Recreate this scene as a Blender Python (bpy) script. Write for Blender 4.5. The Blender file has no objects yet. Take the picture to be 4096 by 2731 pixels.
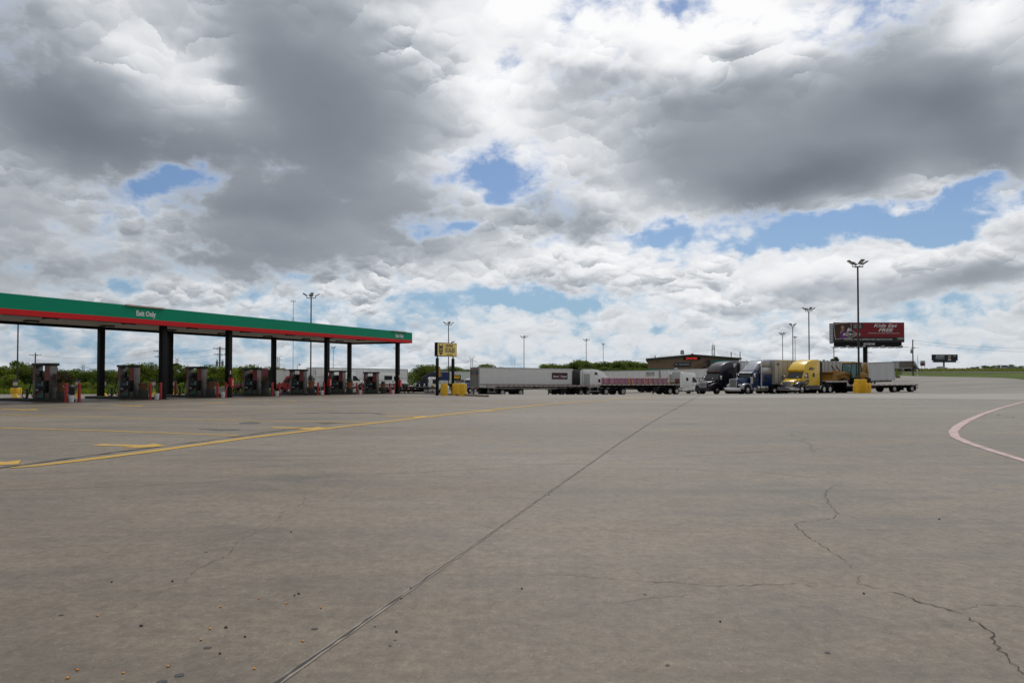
import bpy, bmesh, math, random
import numpy as np
from mathutils import Vector, Matrix, Euler
R = math.radians
random.seed(7)
SC = bpy.context.scene
COL = SC.collection

# ------------------------------------------------------------------ camera
FPX, W0, H0 = 2750.0, 4096.0, 2731.0
EYE = 1.65
PITCH = R(1.2)
HOR = 1488.0
PRY = HOR - FPX * math.tan(PITCH)
cam = bpy.data.cameras.new('camera')
cam.sensor_fit = 'HORIZONTAL'; cam.sensor_width = 36.0
cam.lens = FPX / W0 * 36.0
cam.shift_y = (PRY - H0 / 2) / W0
cam.clip_end = 20000; cam.clip_start = 0.1
camo = bpy.data.objects.new('camera', cam); COL.objects.link(camo)
camo.location = (0, 0, EYE); camo.rotation_euler = (R(90) + PITCH, 0, 0)
SC.camera = camo

def ray(px, py):
    dx = (px - W0 / 2) / FPX; dy = -(py - PRY) / FPX
    c, s = math.cos(PITCH), math.sin(PITCH)
    v = Vector((dx, c - dy * s, s + dy * c)); v.normalize(); return v
def at(px, py, d):
    v = ray(px, py); t = d / v.y
    return Vector((v.x * t, d, EYE + v.z * t))
def azel(px, py):
    v = ray(px, py); return math.atan2(v.x, v.y), math.asin(v.z)

# ------------------------------------------------------------------ terrain height (thin plate through surveyed points)
_cp = []
for px, py, d in [(650,1596.5,43.6),(1590,1574.6,68.1),(1308,1579,58.3),(915,1588.8,48.5),(288,1606.5,38.3),
                  (400,1575,108),(-300,1577,104),(1100,1575,110),(1500,1573,116),(1650,1572,122),(2580,1569,128),
                  (1945,1584,95),(2400,1581,91),(2700,1577,98),(2830,1577,82),(3130,1574,80),(3620,1567,90),(3440,1572,73),
                  (3650,1503,215),(4096,1519,118),(4400,1528,105),(4096,1572,62),(4500,1575,62),(3300,1530,150),
                  (3560,1489.5,262),(4096,1489.5,225),(4600,1489.5,195),(3700,1480.5,330),(4300,1480,300),
                  (2800,1535,195),(1200,1550,160),(200,1560,150)]:
    p = at(px, py, d); _cp.append((p.x, p.y, p.z))
for y in (-40, 2, 14, 28):
    for x in (-60, -20, 20, 60): _cp.append((x, y, 0.0))
for x in (-500, -250, 0, 250, 500):
    _cp.append((x, 500, 0.2 if x > 100 else -1.0)); _cp.append((x, 900, 0.5))
_P = np.array(_cp); _S = 50.0
_XY = _P[:, :2] / _S
def _phi(r2): return 0.5 * r2 * np.log(np.maximum(r2, 1e-12))
_n = len(_XY); _d2 = ((_XY[:, None] - _XY[None]) ** 2).sum(-1)
_A = np.zeros((_n + 3, _n + 3)); _A[:_n, :_n] = _phi(_d2) + 0.02 * np.eye(_n)
_A[:_n, _n] = 1; _A[:_n, _n + 1:] = _XY; _A[_n:, :_n] = _A[:_n, _n:].T
_w = np.linalg.solve(_A, np.concatenate([_P[:, 2], np.zeros(3)]))
def gz_arr(X, Y):
    q = np.stack([X, Y], -1) / _S
    d2 = ((q[:, None] - _XY[None]) ** 2).sum(-1)
    z = _phi(d2) @ _w[:_n] + _w[_n] + q @ _w[_n + 1:]
    far = np.hypot(X, Y); k = np.clip((far - 420) / 300, 0, 1); k = k * k * (3 - 2 * k)
    z = z * (1 - k) + 0.3 * k
    near = np.clip((np.hypot(X, np.minimum(Y, 60)) - 22) / 16, 0, 1); near = near * near * (3 - 2 * near)
    return z * near
def gz(x, y): return float(gz_arr(np.array([x]), np.array([y]))[0])
def gp(px, d, dz=0.0):
    """point on the ground straight under image column px at distance d"""
    x = (px - W0 / 2) / FPX * d
    return Vector((x, d, gz(x, d) + dz))
_TS = np.concatenate([np.arange(2, 60, .25), np.arange(60, 420, 1.0)])
def ground_hit(px, py):
    v = ray(px, py); k = _TS / v.y
    X = v.x * k; Y = _TS; Z = EYE + v.z * k; h = Z - gz_arr(X, Y)
    i = np.argmax(h < 0)
    if i == 0: i = len(h) - 1
    a = h[i - 1] / (h[i - 1] - h[i]) if h[i - 1] != h[i] else 0
    d = Y[i - 1] + a * (Y[i] - Y[i - 1]); x = v.x / v.y * d
    return Vector((x, d, gz(x, d)))

# ------------------------------------------------------------------ materials
def lin(c): return tuple(((v / 255) / 12.92 if v / 255 < .04045 else ((v / 255 + .055) / 1.055) ** 2.4) for v in c)
MATS = {}
def mat(name, col, rough=.6, metal=0.0, var=.12, scale=3.0, coat=0.0, emit=0.0, bump=0.0, spec=.5, stretch=(1,1,1), dirt=0.0, trans=0.0):
    """procedural: base colour broken by two noise octaves, roughness follows"""
    if name in MATS: return MATS[name]
    m = bpy.data.materials.new(name); m.use_nodes = True; nt = m.node_tree; N = nt.nodes; L = nt.links
    b = N['Principled BSDF']
    tc = N.new('ShaderNodeTexCoord'); mp = N.new('ShaderNodeMapping'); L.new(tc.outputs['Object'], mp.inputs[0])
    mp.inputs['Scale'].default_value = stretch
    n = N.new('ShaderNodeTexNoise'); n.inputs['Scale'].default_value = scale; n.inputs['Detail'].default_value = 6; n.inputs['Roughness'].default_value = .65
    L.new(mp.outputs[0], n.inputs['Vector'])
    r = N.new('ShaderNodeMapRange'); r.inputs['From Min'].default_value = .3; r.inputs['From Max'].default_value = .7
    r.inputs['To Min'].default_value = 1 - var; r.inputs['To Max'].default_value = 1 + var
    L.new(n.outputs[0], r.inputs[0])
    hs = N.new('ShaderNodeHueSaturation'); hs.inputs['Color'].default_value = (*col, 1); L.new(r.outputs[0], hs.inputs['Value'])
    out = hs.outputs[0]
    if dirt:
        n2 = N.new('ShaderNodeTexNoise'); n2.inputs['Scale'].default_value = .9; n2.inputs['Detail'].default_value = 8; n2.inputs['Roughness'].default_value = .7
        mp2 = N.new('ShaderNodeMapping'); mp2.inputs['Scale'].default_value = (1.5, 1.5, .35); L.new(tc.outputs['Object'], mp2.inputs[0]); L.new(mp2.outputs[0], n2.inputs['Vector'])
        rr = N.new('ShaderNodeMapRange'); rr.inputs['From Min'].default_value = .48; rr.inputs['From Max'].default_value = .75; rr.inputs['To Max'].default_value = dirt
        L.new(n2.outputs[0], rr.inputs[0])
        mx = N.new('ShaderNodeMix'); mx.data_type = 'RGBA'; L.new(rr.outputs[0], mx.inputs[0]); L.new(out, mx.inputs[6]); mx.inputs[7].default_value = (.07, .06, .05, 1)
        out = mx.outputs[2]
    L.new(out, b.inputs['Base Color'])
    r2 = N.new('ShaderNodeMapRange'); r2.inputs['To Min'].default_value = max(rough - .12, .03); r2.inputs['To Max'].default_value = min(rough + .12, 1)
    L.new(n.outputs[0], r2.inputs[0]); L.new(r2.outputs[0], b.inputs['Roughness'])
    b.inputs['Metallic'].default_value = metal
    b.inputs['Specular IOR Level'].default_value = spec
    if coat: b.inputs['Coat Weight'].default_value = coat; b.inputs['Coat Roughness'].default_value = .08
    if emit:
        L.new(out, b.inputs['Emission Color']); b.inputs['Emission Strength'].default_value = emit
    if bump:
        bp = N.new('ShaderNodeBump'); bp.inputs['Strength'].default_value = bump; bp.inputs['Distance'].default_value = .02
        L.new(n.outputs[0], bp.inputs['Height']); L.new(bp.outputs[0], b.inputs['Normal'])
    if trans: b.inputs['Transmission Weight'].default_value = trans
    MATS[name] = m; return m

# ------------------------------------------------------------------ mesh collector
class MB:
    def __init__(s): s.v = []; s.f = []; s.m = []; s.ms = []
    def mi(s, m):
        if m not in s.ms: s.ms.append(m)
        return s.ms.index(m)
    def add(s, vs, fs, m):
        o = len(s.v); k = s.mi(m); s.v += [tuple(v) for v in vs]
        for f in fs: s.f.append(tuple(i + o for i in f)); s.m.append(k)
    def box(s, c, size, m, rz=0.0, ry=0.0, taper=None):
        hx, hy, hz = size[0] / 2, size[1] / 2, size[2] / 2
        tx, ty = taper or (1, 1)
        vs = [Vector((x * hx * (tx if z > 0 else 1), y * hy * (ty if z > 0 else 1), z * hz)) for z in (-1, 1) for x, y in ((-1, -1), (1, -1), (1, 1), (-1, 1))]
        M = Matrix.Rotation(rz, 3, 'Z') @ Matrix.Rotation(ry, 3, 'Y')
        vs = [M @ v + Vector(c) for v in vs]
        s.add(vs, [(3, 2, 1, 0), (4, 5, 6, 7), (0, 1, 5, 4), (1, 2, 6, 5), (2, 3, 7, 6), (3, 0, 4, 7)], m)
    def bx(s, x0, x1, y0, y1, z0, z1, m): s.box(((x0 + x1) / 2, (y0 + y1) / 2, (z0 + z1) / 2), (abs(x1 - x0), abs(y1 - y0), abs(z1 - z0)), m)
    def cyl(s, a, b, r, m, n=12, r2=None, caps=True):
        a, b = Vector(a), Vector(b); r2 = r if r2 is None else r2
        d = (b - a).normalized(); u = d.orthogonal().normalized(); w = d.cross(u)
        vs = [];
        for p, q in ((a, r), (b, r2)):
            for i in range(n):
                t = 2 * math.pi * i / n; vs.append(p + (u * math.cos(t) + w * math.sin(t)) * q)
        fs = [(i, (i + 1) % n, n + (i + 1) % n, n + i) for i in range(n)]
        if caps: fs += [tuple(range(n - 1, -1, -1)), tuple(range(n, 2 * n))]
        s.add(vs, fs, m)
    def tube(s, pts, r, m, n=6):
        pts = [Vector(p) for p in pts]; vs = []; K = len(pts)
        for i, p in enumerate(pts):
            d = (pts[min(i + 1, K - 1)] - pts[max(i - 1, 0)])
            d = d.normalized() if d.length > 1e-9 else Vector((0, 0, 1))
            ref = Vector((0, 0, 1)) if abs(d.z) < .95 else Vector((1, 0, 0))
            u = d.cross(ref).normalized(); w = d.cross(u); rr = r[i] if isinstance(r, (list, tuple)) else r
            for k in range(n):
                t = 2 * math.pi * k / n; vs.append(p + (u * math.cos(t) + w * math.sin(t)) * rr)
        fs = [(i * n + k, i * n + (k + 1) % n, (i + 1) * n + (k + 1) % n, (i + 1) * n + k) for i in range(K - 1) for k in range(n)]
        fs += [tuple(range(n - 1, -1, -1)), tuple(range((K - 1) * n, K * n))]
        s.add(vs, fs, m)
    def lathe(s, prof, m, c=(0, 0, 0), n=20, axis='Z'):
        vs = []
        for r, z in prof:
            for k in range(n):
                t = 2 * math.pi * k / n; x, y = r * math.cos(t), r * math.sin(t)
                v = (x, y, z) if axis == 'Z' else (x, z, y)
                vs.append(Vector(v) + Vector(c))
        fs = [(i * n + k, i * n + (k + 1) % n, (i + 1) * n + (k + 1) % n, (i + 1) * n + k) for i in range(len(prof) - 1) for k in range(n)]
        fs += [tuple(range(n - 1, -1, -1)), tuple(range((len(prof) - 1) * n, len(prof) * n))]
        s.add(vs, fs, m)
    def prof(s, pts, m, hw=None, yc=0.0):
        """closed side outline (x, z[, half width]) turned into a solid across y"""
        P = [(p[0], p[1], p[2] if len(p) > 2 else hw) for p in pts]; n = len(P)
        vs = [(x, yc - h, z) for x, z, h in P] + [(x, yc + h, z) for x, z, h in P]
        fs = [(i, (i + 1) % n, n + (i + 1) % n, n + i) for i in range(n)]
        fs += [tuple(range(n - 1, -1, -1)), tuple(range(n, 2 * n))]
        s.add(vs, fs, m)
    def quad(s, a, b, c, d, m): s.add([a, b, c, d], [(0, 1, 2, 3)], m)
    def poly(s, pts, m): s.add(pts, [tuple(range(len(pts)))], m)
    def plate(s, pts, thick, m):
        """flat outline with thickness along its normal"""
        pts = [Vector(p) for p in pts]; n = len(pts)
        nn = (pts[1] - pts[0]).cross(pts[2] - pts[0]).normalized() * thick
        s.add(pts + [p + nn for p in pts], [tuple(range(n - 1, -1, -1)), tuple(range(n, 2 * n))] + [(i, (i + 1) % n, n + (i + 1) % n, n + i) for i in range(n)], m)
    def ball(s, c, r, m, seg=10, rings=6, sc=(1, 1, 1)):
        vs = [Vector((0, 0, -1))]; 
        for j in range(1, rings):
            t = math.pi * j / rings - math.pi / 2
            for k in range(seg):
                a = 2 * math.pi * k / seg; vs.append(Vector((math.cos(t) * math.cos(a), math.cos(t) * math.sin(a), math.sin(t))))
        vs.append(Vector((0, 0, 1)))
        fs = [(0, 1 + (k + 1) % seg, 1 + k) for k in range(seg)]
        for j in range(rings - 2):
            for k in range(seg):
                a = 1 + j * seg + k; b = 1 + j * seg + (k + 1) % seg; fs.append((a, b, b + seg, a + seg))
        e = len(vs) - 1; o = 1 + (rings - 2) * seg
        fs += [(o + k, o + (k + 1) % seg, e) for k in range(seg)]
        s.add([Vector((v.x * sc[0], v.y * sc[1], v.z * sc[2])) * r + Vector(c) for v in vs], fs, m)
    def build(s, name, parent=None, bevel=0.0, smooth=False, loc=None, rot=None, seg=2, label=None, fix=True):
        me = bpy.data.meshes.new(name); me.from_pydata(s.v, [], s.f)
        for m in s.ms: me.materials.append(m)
        me.polygons.foreach_set('material_index', s.m); me.update()
        if bevel or fix:
            bm = bmesh.new(); bm.from_mesh(me)
            if fix: bmesh.ops.recalc_face_normals(bm, faces=bm.faces)
            if bevel:
                es = [e for e in bm.edges if len(e.link_faces) == 2 and e.calc_face_angle(0) > R(28)]
                bmesh.ops.bevel(bm, geom=es, offset=bevel, segments=seg, affect='EDGES', clamp_overlap=True, profile=.5)
            if bevel or smooth:
                for f in bm.faces: f.smooth = True
                for e in bm.edges:
                    if len(e.link_faces) == 2 and e.calc_face_angle(0) > R(40): e.smooth = False
            bm.to_mesh(me); bm.free()
        o = bpy.data.objects.new(name, me); COL.objects.link(o)
        if parent is not None: o.parent = parent
        if loc is not None: o.location = loc
        if rot is not None: o.rotation_euler = rot
        if label: o['label'] = label
        return o

def tag(o, label=None, cat=None, group=None, kind=None):
    if label: o['label'] = label
    if cat: o['category'] = cat
    if group: o['group'] = group
    if kind: o['kind'] = kind
    return o
def thing(name, label, cat, loc=(0, 0, 0), rz=0.0, group=None, pitch=0.0):
    o = bpy.data.objects.new(name, None); COL.objects.link(o); o.empty_display_size = .3
    o.location = loc; o.rotation_euler = (0, pitch, rz)
    return tag(o, label, cat, group)
KIDS = {}
def dup(root, loc=None, rz=None, label=None, group=None, parent=None, scale=None):
    c = root.copy(); COL.objects.link(c)
    if parent is not None: c.parent = parent
    if loc is not None: c.location = loc
    if rz is not None: c.rotation_euler = (c.rotation_euler[0], c.rotation_euler[1], rz)
    if scale is not None: c.scale = scale
    if label: c['label'] = label
    if group: c['group'] = group
    for ch in list(root.children): dup(ch, parent=c)
    return c

_dg = None
def text(name, s, size, m, parent, loc, rot, ext=.004, bold=0.0, shear=0.0, sx=1.0, align='CENTER', space=1.0):
    """lettering as one mesh: local x runs along the writing, local y up"""
    cu = bpy.data.curves.new(name, 'FONT'); cu.body = s; cu.size = size; cu.extrude = ext; cu.offset = bold * size; cu.shear = shear
    cu.align_x = align; cu.align_y = 'CENTER'; cu.space_character = space; cu.resolution_u = 2
    t = bpy.data.objects.new(name, cu); COL.objects.link(t)
    dg = bpy.context.evaluated_depsgraph_get(); me = bpy.data.meshes.new_from_object(t.evaluated_get(dg))
    bpy.data.objects.remove(t); bpy.data.curves.remove(cu)
    me.name = name; me.materials.clear(); me.materials.append(m)
    o = bpy.data.objects.new(name, me); COL.objects.link(o); o.parent = parent; o.location = loc; o.rotation_euler = rot; o.scale = (sx, 1, 1)
    return o
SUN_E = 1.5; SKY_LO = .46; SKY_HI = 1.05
# ------------------------------------------------------------------ light and sky
SUN_AZ, SUN_EL = R(14), R(57)
sl = bpy.data.lights.new('sun', 'SUN'); sl.energy = SUN_E; sl.angle = R(10); sl.color = (1, .95, .87)
so = bpy.data.objects.new('sun', sl); COL.objects.link(so)
sd = Vector((math.sin(SUN_AZ) * math.cos(SUN_EL), math.cos(SUN_AZ) * math.cos(SUN_EL), math.sin(SUN_EL)))
so.rotation_euler = sd.to_track_quat('Z', 'Y').to_euler(); so.location = sd * 200

wd = bpy.data.worlds.new('World'); SC.world = wd; wd.use_nodes = True
nt = wd.node_tree; N = nt.nodes; L = nt.links
for n in list(N): N.remove(n)
def nn(t, **k):
    n = N.new(t)
    for a, v in k.items(): setattr(n, a, v)
    return n
def setin(n, i, v):
    if hasattr(v, 'is_output') or isinstance(v, bpy.types.NodeSocket): L.new(v, n.inputs[i])
    else: n.inputs[i].default_value = v
def M(op, a, b=None, c=None, clamp=False):
    n = nn('ShaderNodeMath', operation=op, use_clamp=clamp); setin(n, 0, a)
    if b is not None: setin(n, 1, b)
    if c is not None: setin(n, 2, c)
    return n.outputs[0]
def V(op, a, b=None, c=None):
    n = nn('ShaderNodeVectorMath', operation=op); setin(n, 0, a)
    if b is not None: setin(n, 1, b)
    if c is not None: setin(n, 2, c)
    return n.outputs['Value'] if op in ('DOT_PRODUCT', 'LENGTH') else n.outputs[0]
def sstep(x, a, b):
    n = nn('ShaderNodeMapRange', interpolation_type='SMOOTHSTEP'); setin(n, 0, x); n.inputs[1].default_value = a; n.inputs[2].default_value = b; return n.outputs[0]
def noise(vec, scale, detail, rough=.55, lac=2.0, color=False):
    n = nn('ShaderNodeTexNoise'); L.new(vec, n.inputs['Vector']); n.inputs['Scale'].default_value = scale; n.inputs['Detail'].default_value = detail
    n.inputs['Roughness'].default_value = rough; n.inputs['Lacunarity'].default_value = lac
    return n.outputs['Color'] if color else n.outputs[0]
def mixc(f, a, b, blend='MIX'):
    n = nn('ShaderNodeMix', data_type='RGBA', blend_type=blend); setin(n, 0, f); setin(n, 6, a if not isinstance(a, tuple) else (*a, 1)); setin(n, 7, b if not isinstance(b, tuple) else (*b, 1)); return n.outputs[2]
tc = nn('ShaderNodeTexCoord'); D = V('NORMALIZE', tc.outputs['Generated'])
sx = nn('ShaderNodeSeparateXYZ'); L.new(D, sx.inputs[0]); dx, dy, dz = sx.outputs
az = M('ARCTAN2', dx, dy); el = M('ARCSINE', dz)
cx = nn('ShaderNodeCombineXYZ'); L.new(az, cx.inputs[0]); L.new(el, cx.inputs[1]); AE0 = cx.outputs[0]
# puffs get smaller and flatter towards the horizon
hi = sstep(el, R(3), R(21))
cp = nn('ShaderNodeCombineXYZ'); L.new(az, cp.inputs[0]); L.new(M('MULTIPLY', el, 1.55), cp.inputs[1])
P0 = cp.outputs[0]
wc = noise(P0, 5.0, 6, .6, color=True); warp = V('SUBTRACT', wc, (.5, .5, .5))
PW = V('MULTIPLY_ADD', warp, (.11, .09, 0), P0)
AE = V('MULTIPLY_ADD', V('SUBTRACT', noise(P0, 8.0, 9, .62, color=True), (.5, .5, .5)), (.15, .105, 0), AE0)
AE2 = V('MULTIPLY_ADD', V('SUBTRACT', noise(P0, 5.5, 4, .5, color=True), (.5, .5, .5)), (.13, .09, 0), AE0)
def field(blobs, start, AE=None):
    AE = AE or globals()['AE']
    acc = start
    for px, py, rx, ry, amp in blobs:
        a, e = azel(px, py); a1 = azel(px + rx, py)[0]; a0 = azel(px - rx, py)[0]; e1 = azel(px, py - ry)[1]; e0 = azel(px, py + ry)[1]
        ia, ie = 2 / (a1 - a0), 2 / (e1 - e0)
        q = V('MULTIPLY_ADD', AE, (ia, ie, 0), (-a * ia, -e * ie, 0))
        g = M('POWER', .36788, V('DOT_PRODUCT', q, q))
        acc = M('MULTIPLY_ADD', g, amp, acc)
    return acc
# breaks in the cloud (negative) and banks (positive):  px, py, half width, half height, amount
cover = field([
    (590,750,240,85,-1.05),(720,705,150,45,-.75),(500,860,90,60,-.45),(430,1140,140,30,-.5),(1230,1130,120,45,-.6),
    (1985,720,190,60,-1.0),(1780,905,190,55,-.8),(1990,640,160,60,-.3),(2110,790,90,60,-.4),
    (2010,220,50,90,-.42),(2720,30,170,60,-.6),(2950,130,60,50,-.35),
    (3270,925,420,100,-1.1),(3700,865,330,62,-1.15),(3100,1000,220,40,-.6),(2640,930,220,55,-.7),(3960,760,220,40,-.8),
    (1830,1190,420,70,-.75),(1560,1270,260,60,-.7),(2150,1200,220,55,-.75),(2330,1245,300,35,-.5),
    (2900,1150,300,30,-.35),(3900,1215,330,45,-.7),(3500,1300,260,30,-.35),(1000,1200,300,50,-.35),(850,1290,300,45,-.45),
    (300,1330,500,50,-.6),(1300,1340,420,45,-.6),(2600,1330,300,30,-.4),(1900,1420,900,30,-.4),(3800,1400,420,40,-.35),(600,1430,800,40,-.5),
    (1500,1180,200,60,.5),(2800,1130,300,60,.4),(3250,1140,300,60,.5),(3950,1000,220,120,.7),(3500,1000,250,80,.5),(2400,1060,350,70,.4),(3300,520,720,260,.75),(3900,420,320,260,.5),(1250,330,700,380,.40),(300,480,400,200,.4),(1400,880,420,180,.4)], .72)
# thickness: the heavy grey undersides, and bright thin places (negative)
thick = field([
    (100,600,1300,800,.24),(1250,260,600,360,.08),(3350,560,800,330,.10),
    # great bank upper left to centre, hanging down to the middle
    (1150,120,420,330,.30),(1350,420,420,260,.26),(700,560,620,130,.34),(250,470,330,190,.24),(1450,850,480,190,.34),(1050,840,280,130,.26),(1500,560,330,240,.18),
    (1150,1020,420,70,.26),(900,1090,420,55,.28),(150,1060,320,80,.16),(250,1215,240,40,.24),(60,120,230,260,.26),(1700,960,260,110,.14),
    (1950,820,160,80,.05),(2200,860,180,80,.28),(2330,900,160,70,.20),
    # the bank on the right
    (3150,560,640,180,.36),(3300,740,560,100,.36),(3550,330,330,200,.32),(3900,420,300,230,.40),(4060,650,260,150,.30),(2680,520,260,150,.16),(2380,350,260,100,.22),(2900,360,340,120,.22),(3500,110,220,120,.26),(3100,700,420,90,.20),
    (3950,1110,240,60,.42),(3600,1170,300,40,.24),(3180,1160,160,50,.24),(2200,1130,160,40,.14),(2350,1170,200,30,.16),(2900,1250,120,30,.18),(3400,1230,200,30,.12),
    # thin bright places
    (560,230,330,150,-.26),(840,270,140,140,-.20),(2300,60,420,140,-.42),(2900,110,420,120,-.36),(1990,380,160,200,-.26),(3950,90,190,80,-.36),(1790,640,160,100,-.10),
    (1900,780,150,90,-.16),(350,850,260,120,-.04),(2500,1000,420,70,-.16),(3300,1060,420,50,-.20)], .27, AE2)
def cells(vec, scale, rnd=1.0):
    """one puff per cell: how far the point lies above the puff's middle"""
    n = nn('ShaderNodeTexVoronoi', voronoi_dimensions='2D', feature='F1'); sc_ = V('SCALE', vec); sc_.node.inputs['Scale'].default_value = scale
    L.new(sc_, n.inputs['Vector']); n.inputs['Scale'].default_value = 1.0; n.inputs['Randomness'].default_value = rnd
    d = V('SUBTRACT', sc_, n.outputs['Position']); sp = nn('ShaderNodeSeparateXYZ'); L.new(d, sp.inputs[0])
    ds = n.outputs['Distance']
    return M('MULTIPLY', sp.outputs[1], M('SUBTRACT', 1.0, sstep(ds, .30, .75))), ds
def lerp(f, a, b): return M('MULTIPLY_ADD', M('SUBTRACT', b, a), f, a)
n_big = M('SUBTRACT', lerp(hi, noise(PW, 13.0, 8, .56), noise(PW, 5.0, 10, .56)), .5)
PB = V('MULTIPLY_ADD', V('SUBTRACT', noise(P0, 14.0, 6, .62, color=True), (.5, .5, .5)), (.075, .065, 0), P0)
h1, c1 = cells(PB, 9.0); h2, c2 = cells(PB, 24.0); h3, c3 = cells(PB, 55.0)
hA = lerp(hi, h2, h1); cA = lerp(hi, c2, c1); hB = lerp(hi, h3, h2); cB = lerp(hi, c3, c2)
b1 = M('MULTIPLY_ADD', cB, -.35, M('MULTIPLY_ADD', cA, -.6, .45))
bill = M('MULTIPLY_ADD', hB, .6, M('MULTIPLY', hA, 1.0))
r1 = M('SUBTRACT', noise(PW, 8.0, 5, .5), noise(V('ADD', PW, (.006, .035, 0)), 8.0, 5, .5))
n_mid = M('SUBTRACT', noise(PW, 22.0, 8, .6), .5)
n_soft = M('SUBTRACT', noise(PW, 5.0, 2, .5), .5)
dens = M('MULTIPLY_ADD', n_big, 2.3, M('MULTIPLY_ADD', n_mid, 1.5, M('MULTIPLY_ADD', b1, .8, cover)))
alpha = sstep(dens, -.16, .70)
edge = sstep(dens, .05, .9)
patch = sstep(noise(P0, 4.0, 3, .5), .36, .66)
thin = M('MULTIPLY', M('SUBTRACT', 1.0, sstep(thick, .38, .80)), M('MULTIPLY_ADD', patch, .85, .15))
shade = M('MULTIPLY_ADD', n_soft, .25, thick)
shade = M('MULTIPLY_ADD', r1, M('MULTIPLY_ADD', thin, .42, .05), shade)
shade = M('MULTIPLY_ADD', bill, M('MULTIPLY_ADD', thin, -.62, -.015), shade)
shade = M('MULTIPLY_ADD', n_mid, M('MULTIPLY_ADD', thin, .28, .01), shade)
shade = M('MULTIPLY', M('ADD', shade, 0.0, clamp=True), M('MULTIPLY_ADD', edge, .55, .45))
cr = nn('ShaderNodeValToRGB'); L.new(shade, cr.inputs[0]); e = cr.color_ramp.elements
stops = [(0.0, (247, 247, 248)), (.22, (226, 228, 231)), (.42, (186, 191, 197)), (.62, (154, 160, 168)), (.82, (130, 137, 146)), (1.0, (113, 120, 130))]
e[0].position, e[0].color = 0, (*lin(stops[0][1]), 1); e[1].position, e[1].color = 1, (*lin(stops[-1][1]), 1)
for p, c in stops[1:-1]:
    x = e.new(p); x.color = (*lin(c), 1)
cloud = cr.outputs[0]
sky = nn('ShaderNodeTexSky', sky_type='NISHITA'); sky.sun_disc = False; sky.sun_elevation = SUN_EL; sky.sun_rotation = SUN_AZ; sky.air_density = 1.0; sky.dust_density = 1.2; sky.ozone_density = 1.3
blue = mixc(1.0, sky.outputs[0], (.055, .066, .080), 'MULTIPLY')
blue = mixc(M('MULTIPLY', sstep(el, R(13), R(1)), .8), blue, lin((146, 182, 210)))
low = sstep(el, R(9), R(-1))
cloud = mixc(M('MULTIPLY', low, .42), cloud, lin((196, 206, 214)))
col = mixc(alpha, blue, cloud)
# brighter towards the hidden sun; unseen sky behind the camera dimmed to deepen shade
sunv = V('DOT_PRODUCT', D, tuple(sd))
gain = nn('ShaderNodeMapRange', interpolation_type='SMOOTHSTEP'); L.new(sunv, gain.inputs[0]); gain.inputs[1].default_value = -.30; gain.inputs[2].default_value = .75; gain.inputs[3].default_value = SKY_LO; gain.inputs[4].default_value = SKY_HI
col = mixc(1.0, col, (1, 1, 1), 'MULTIPLY')
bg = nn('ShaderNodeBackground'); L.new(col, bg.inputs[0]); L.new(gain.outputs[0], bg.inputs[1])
wo = nn('ShaderNodeOutputWorld'); L.new(bg.outputs[0], wo.inputs[0])
wd.cycles.sampling_method = 'MANUAL'; wd.cycles.sample_map_resolution = 512
SC.view_settings.view_transform = 'Standard'; SC.view_settings.look = 'None'; SC.view_settings.exposure = 0; SC.view_settings.gamma = 1
# ------------------------------------------------------------------ ground sheets
def gmat(name, build):
    m = bpy.data.materials.new(name); m.use_nodes = True; n_ = m.node_tree
    global N, L
    N, L = n_.nodes, n_.links
    build(N['Principled BSDF']); MATS[name] = m; return m
def ramp(x, stops):
    c = nn('ShaderNodeValToRGB'); L.new(x, c.inputs[0]); e = c.color_ramp.elements
    e[0].position, e[0].color = stops[0][0], (*stops[0][1], 1); e[1].position, e[1].color = stops[-1][0], (*stops[-1][1], 1)
    for p, k in stops[1:-1]:
        q = e.new(p); q.color = (*k, 1)
    return c.outputs[0]
def rng(x, a, b, c, d, smooth=False):
    n = nn('ShaderNodeMapRange'); 
    if smooth: n.interpolation_type = 'SMOOTHSTEP'
    setin(n, 0, x)
    for i, v in enumerate((a, b, c, d)): n.inputs[i + 1].default_value = v
    return n.outputs[0]
def scaled(vec, s, rz=0.0):
    m = nn('ShaderNodeMapping'); L.new(vec, m.inputs[0]); m.inputs['Scale'].default_value = s; m.inputs['Rotation'].default_value = (0, 0, rz); return m.outputs[0]

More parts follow.
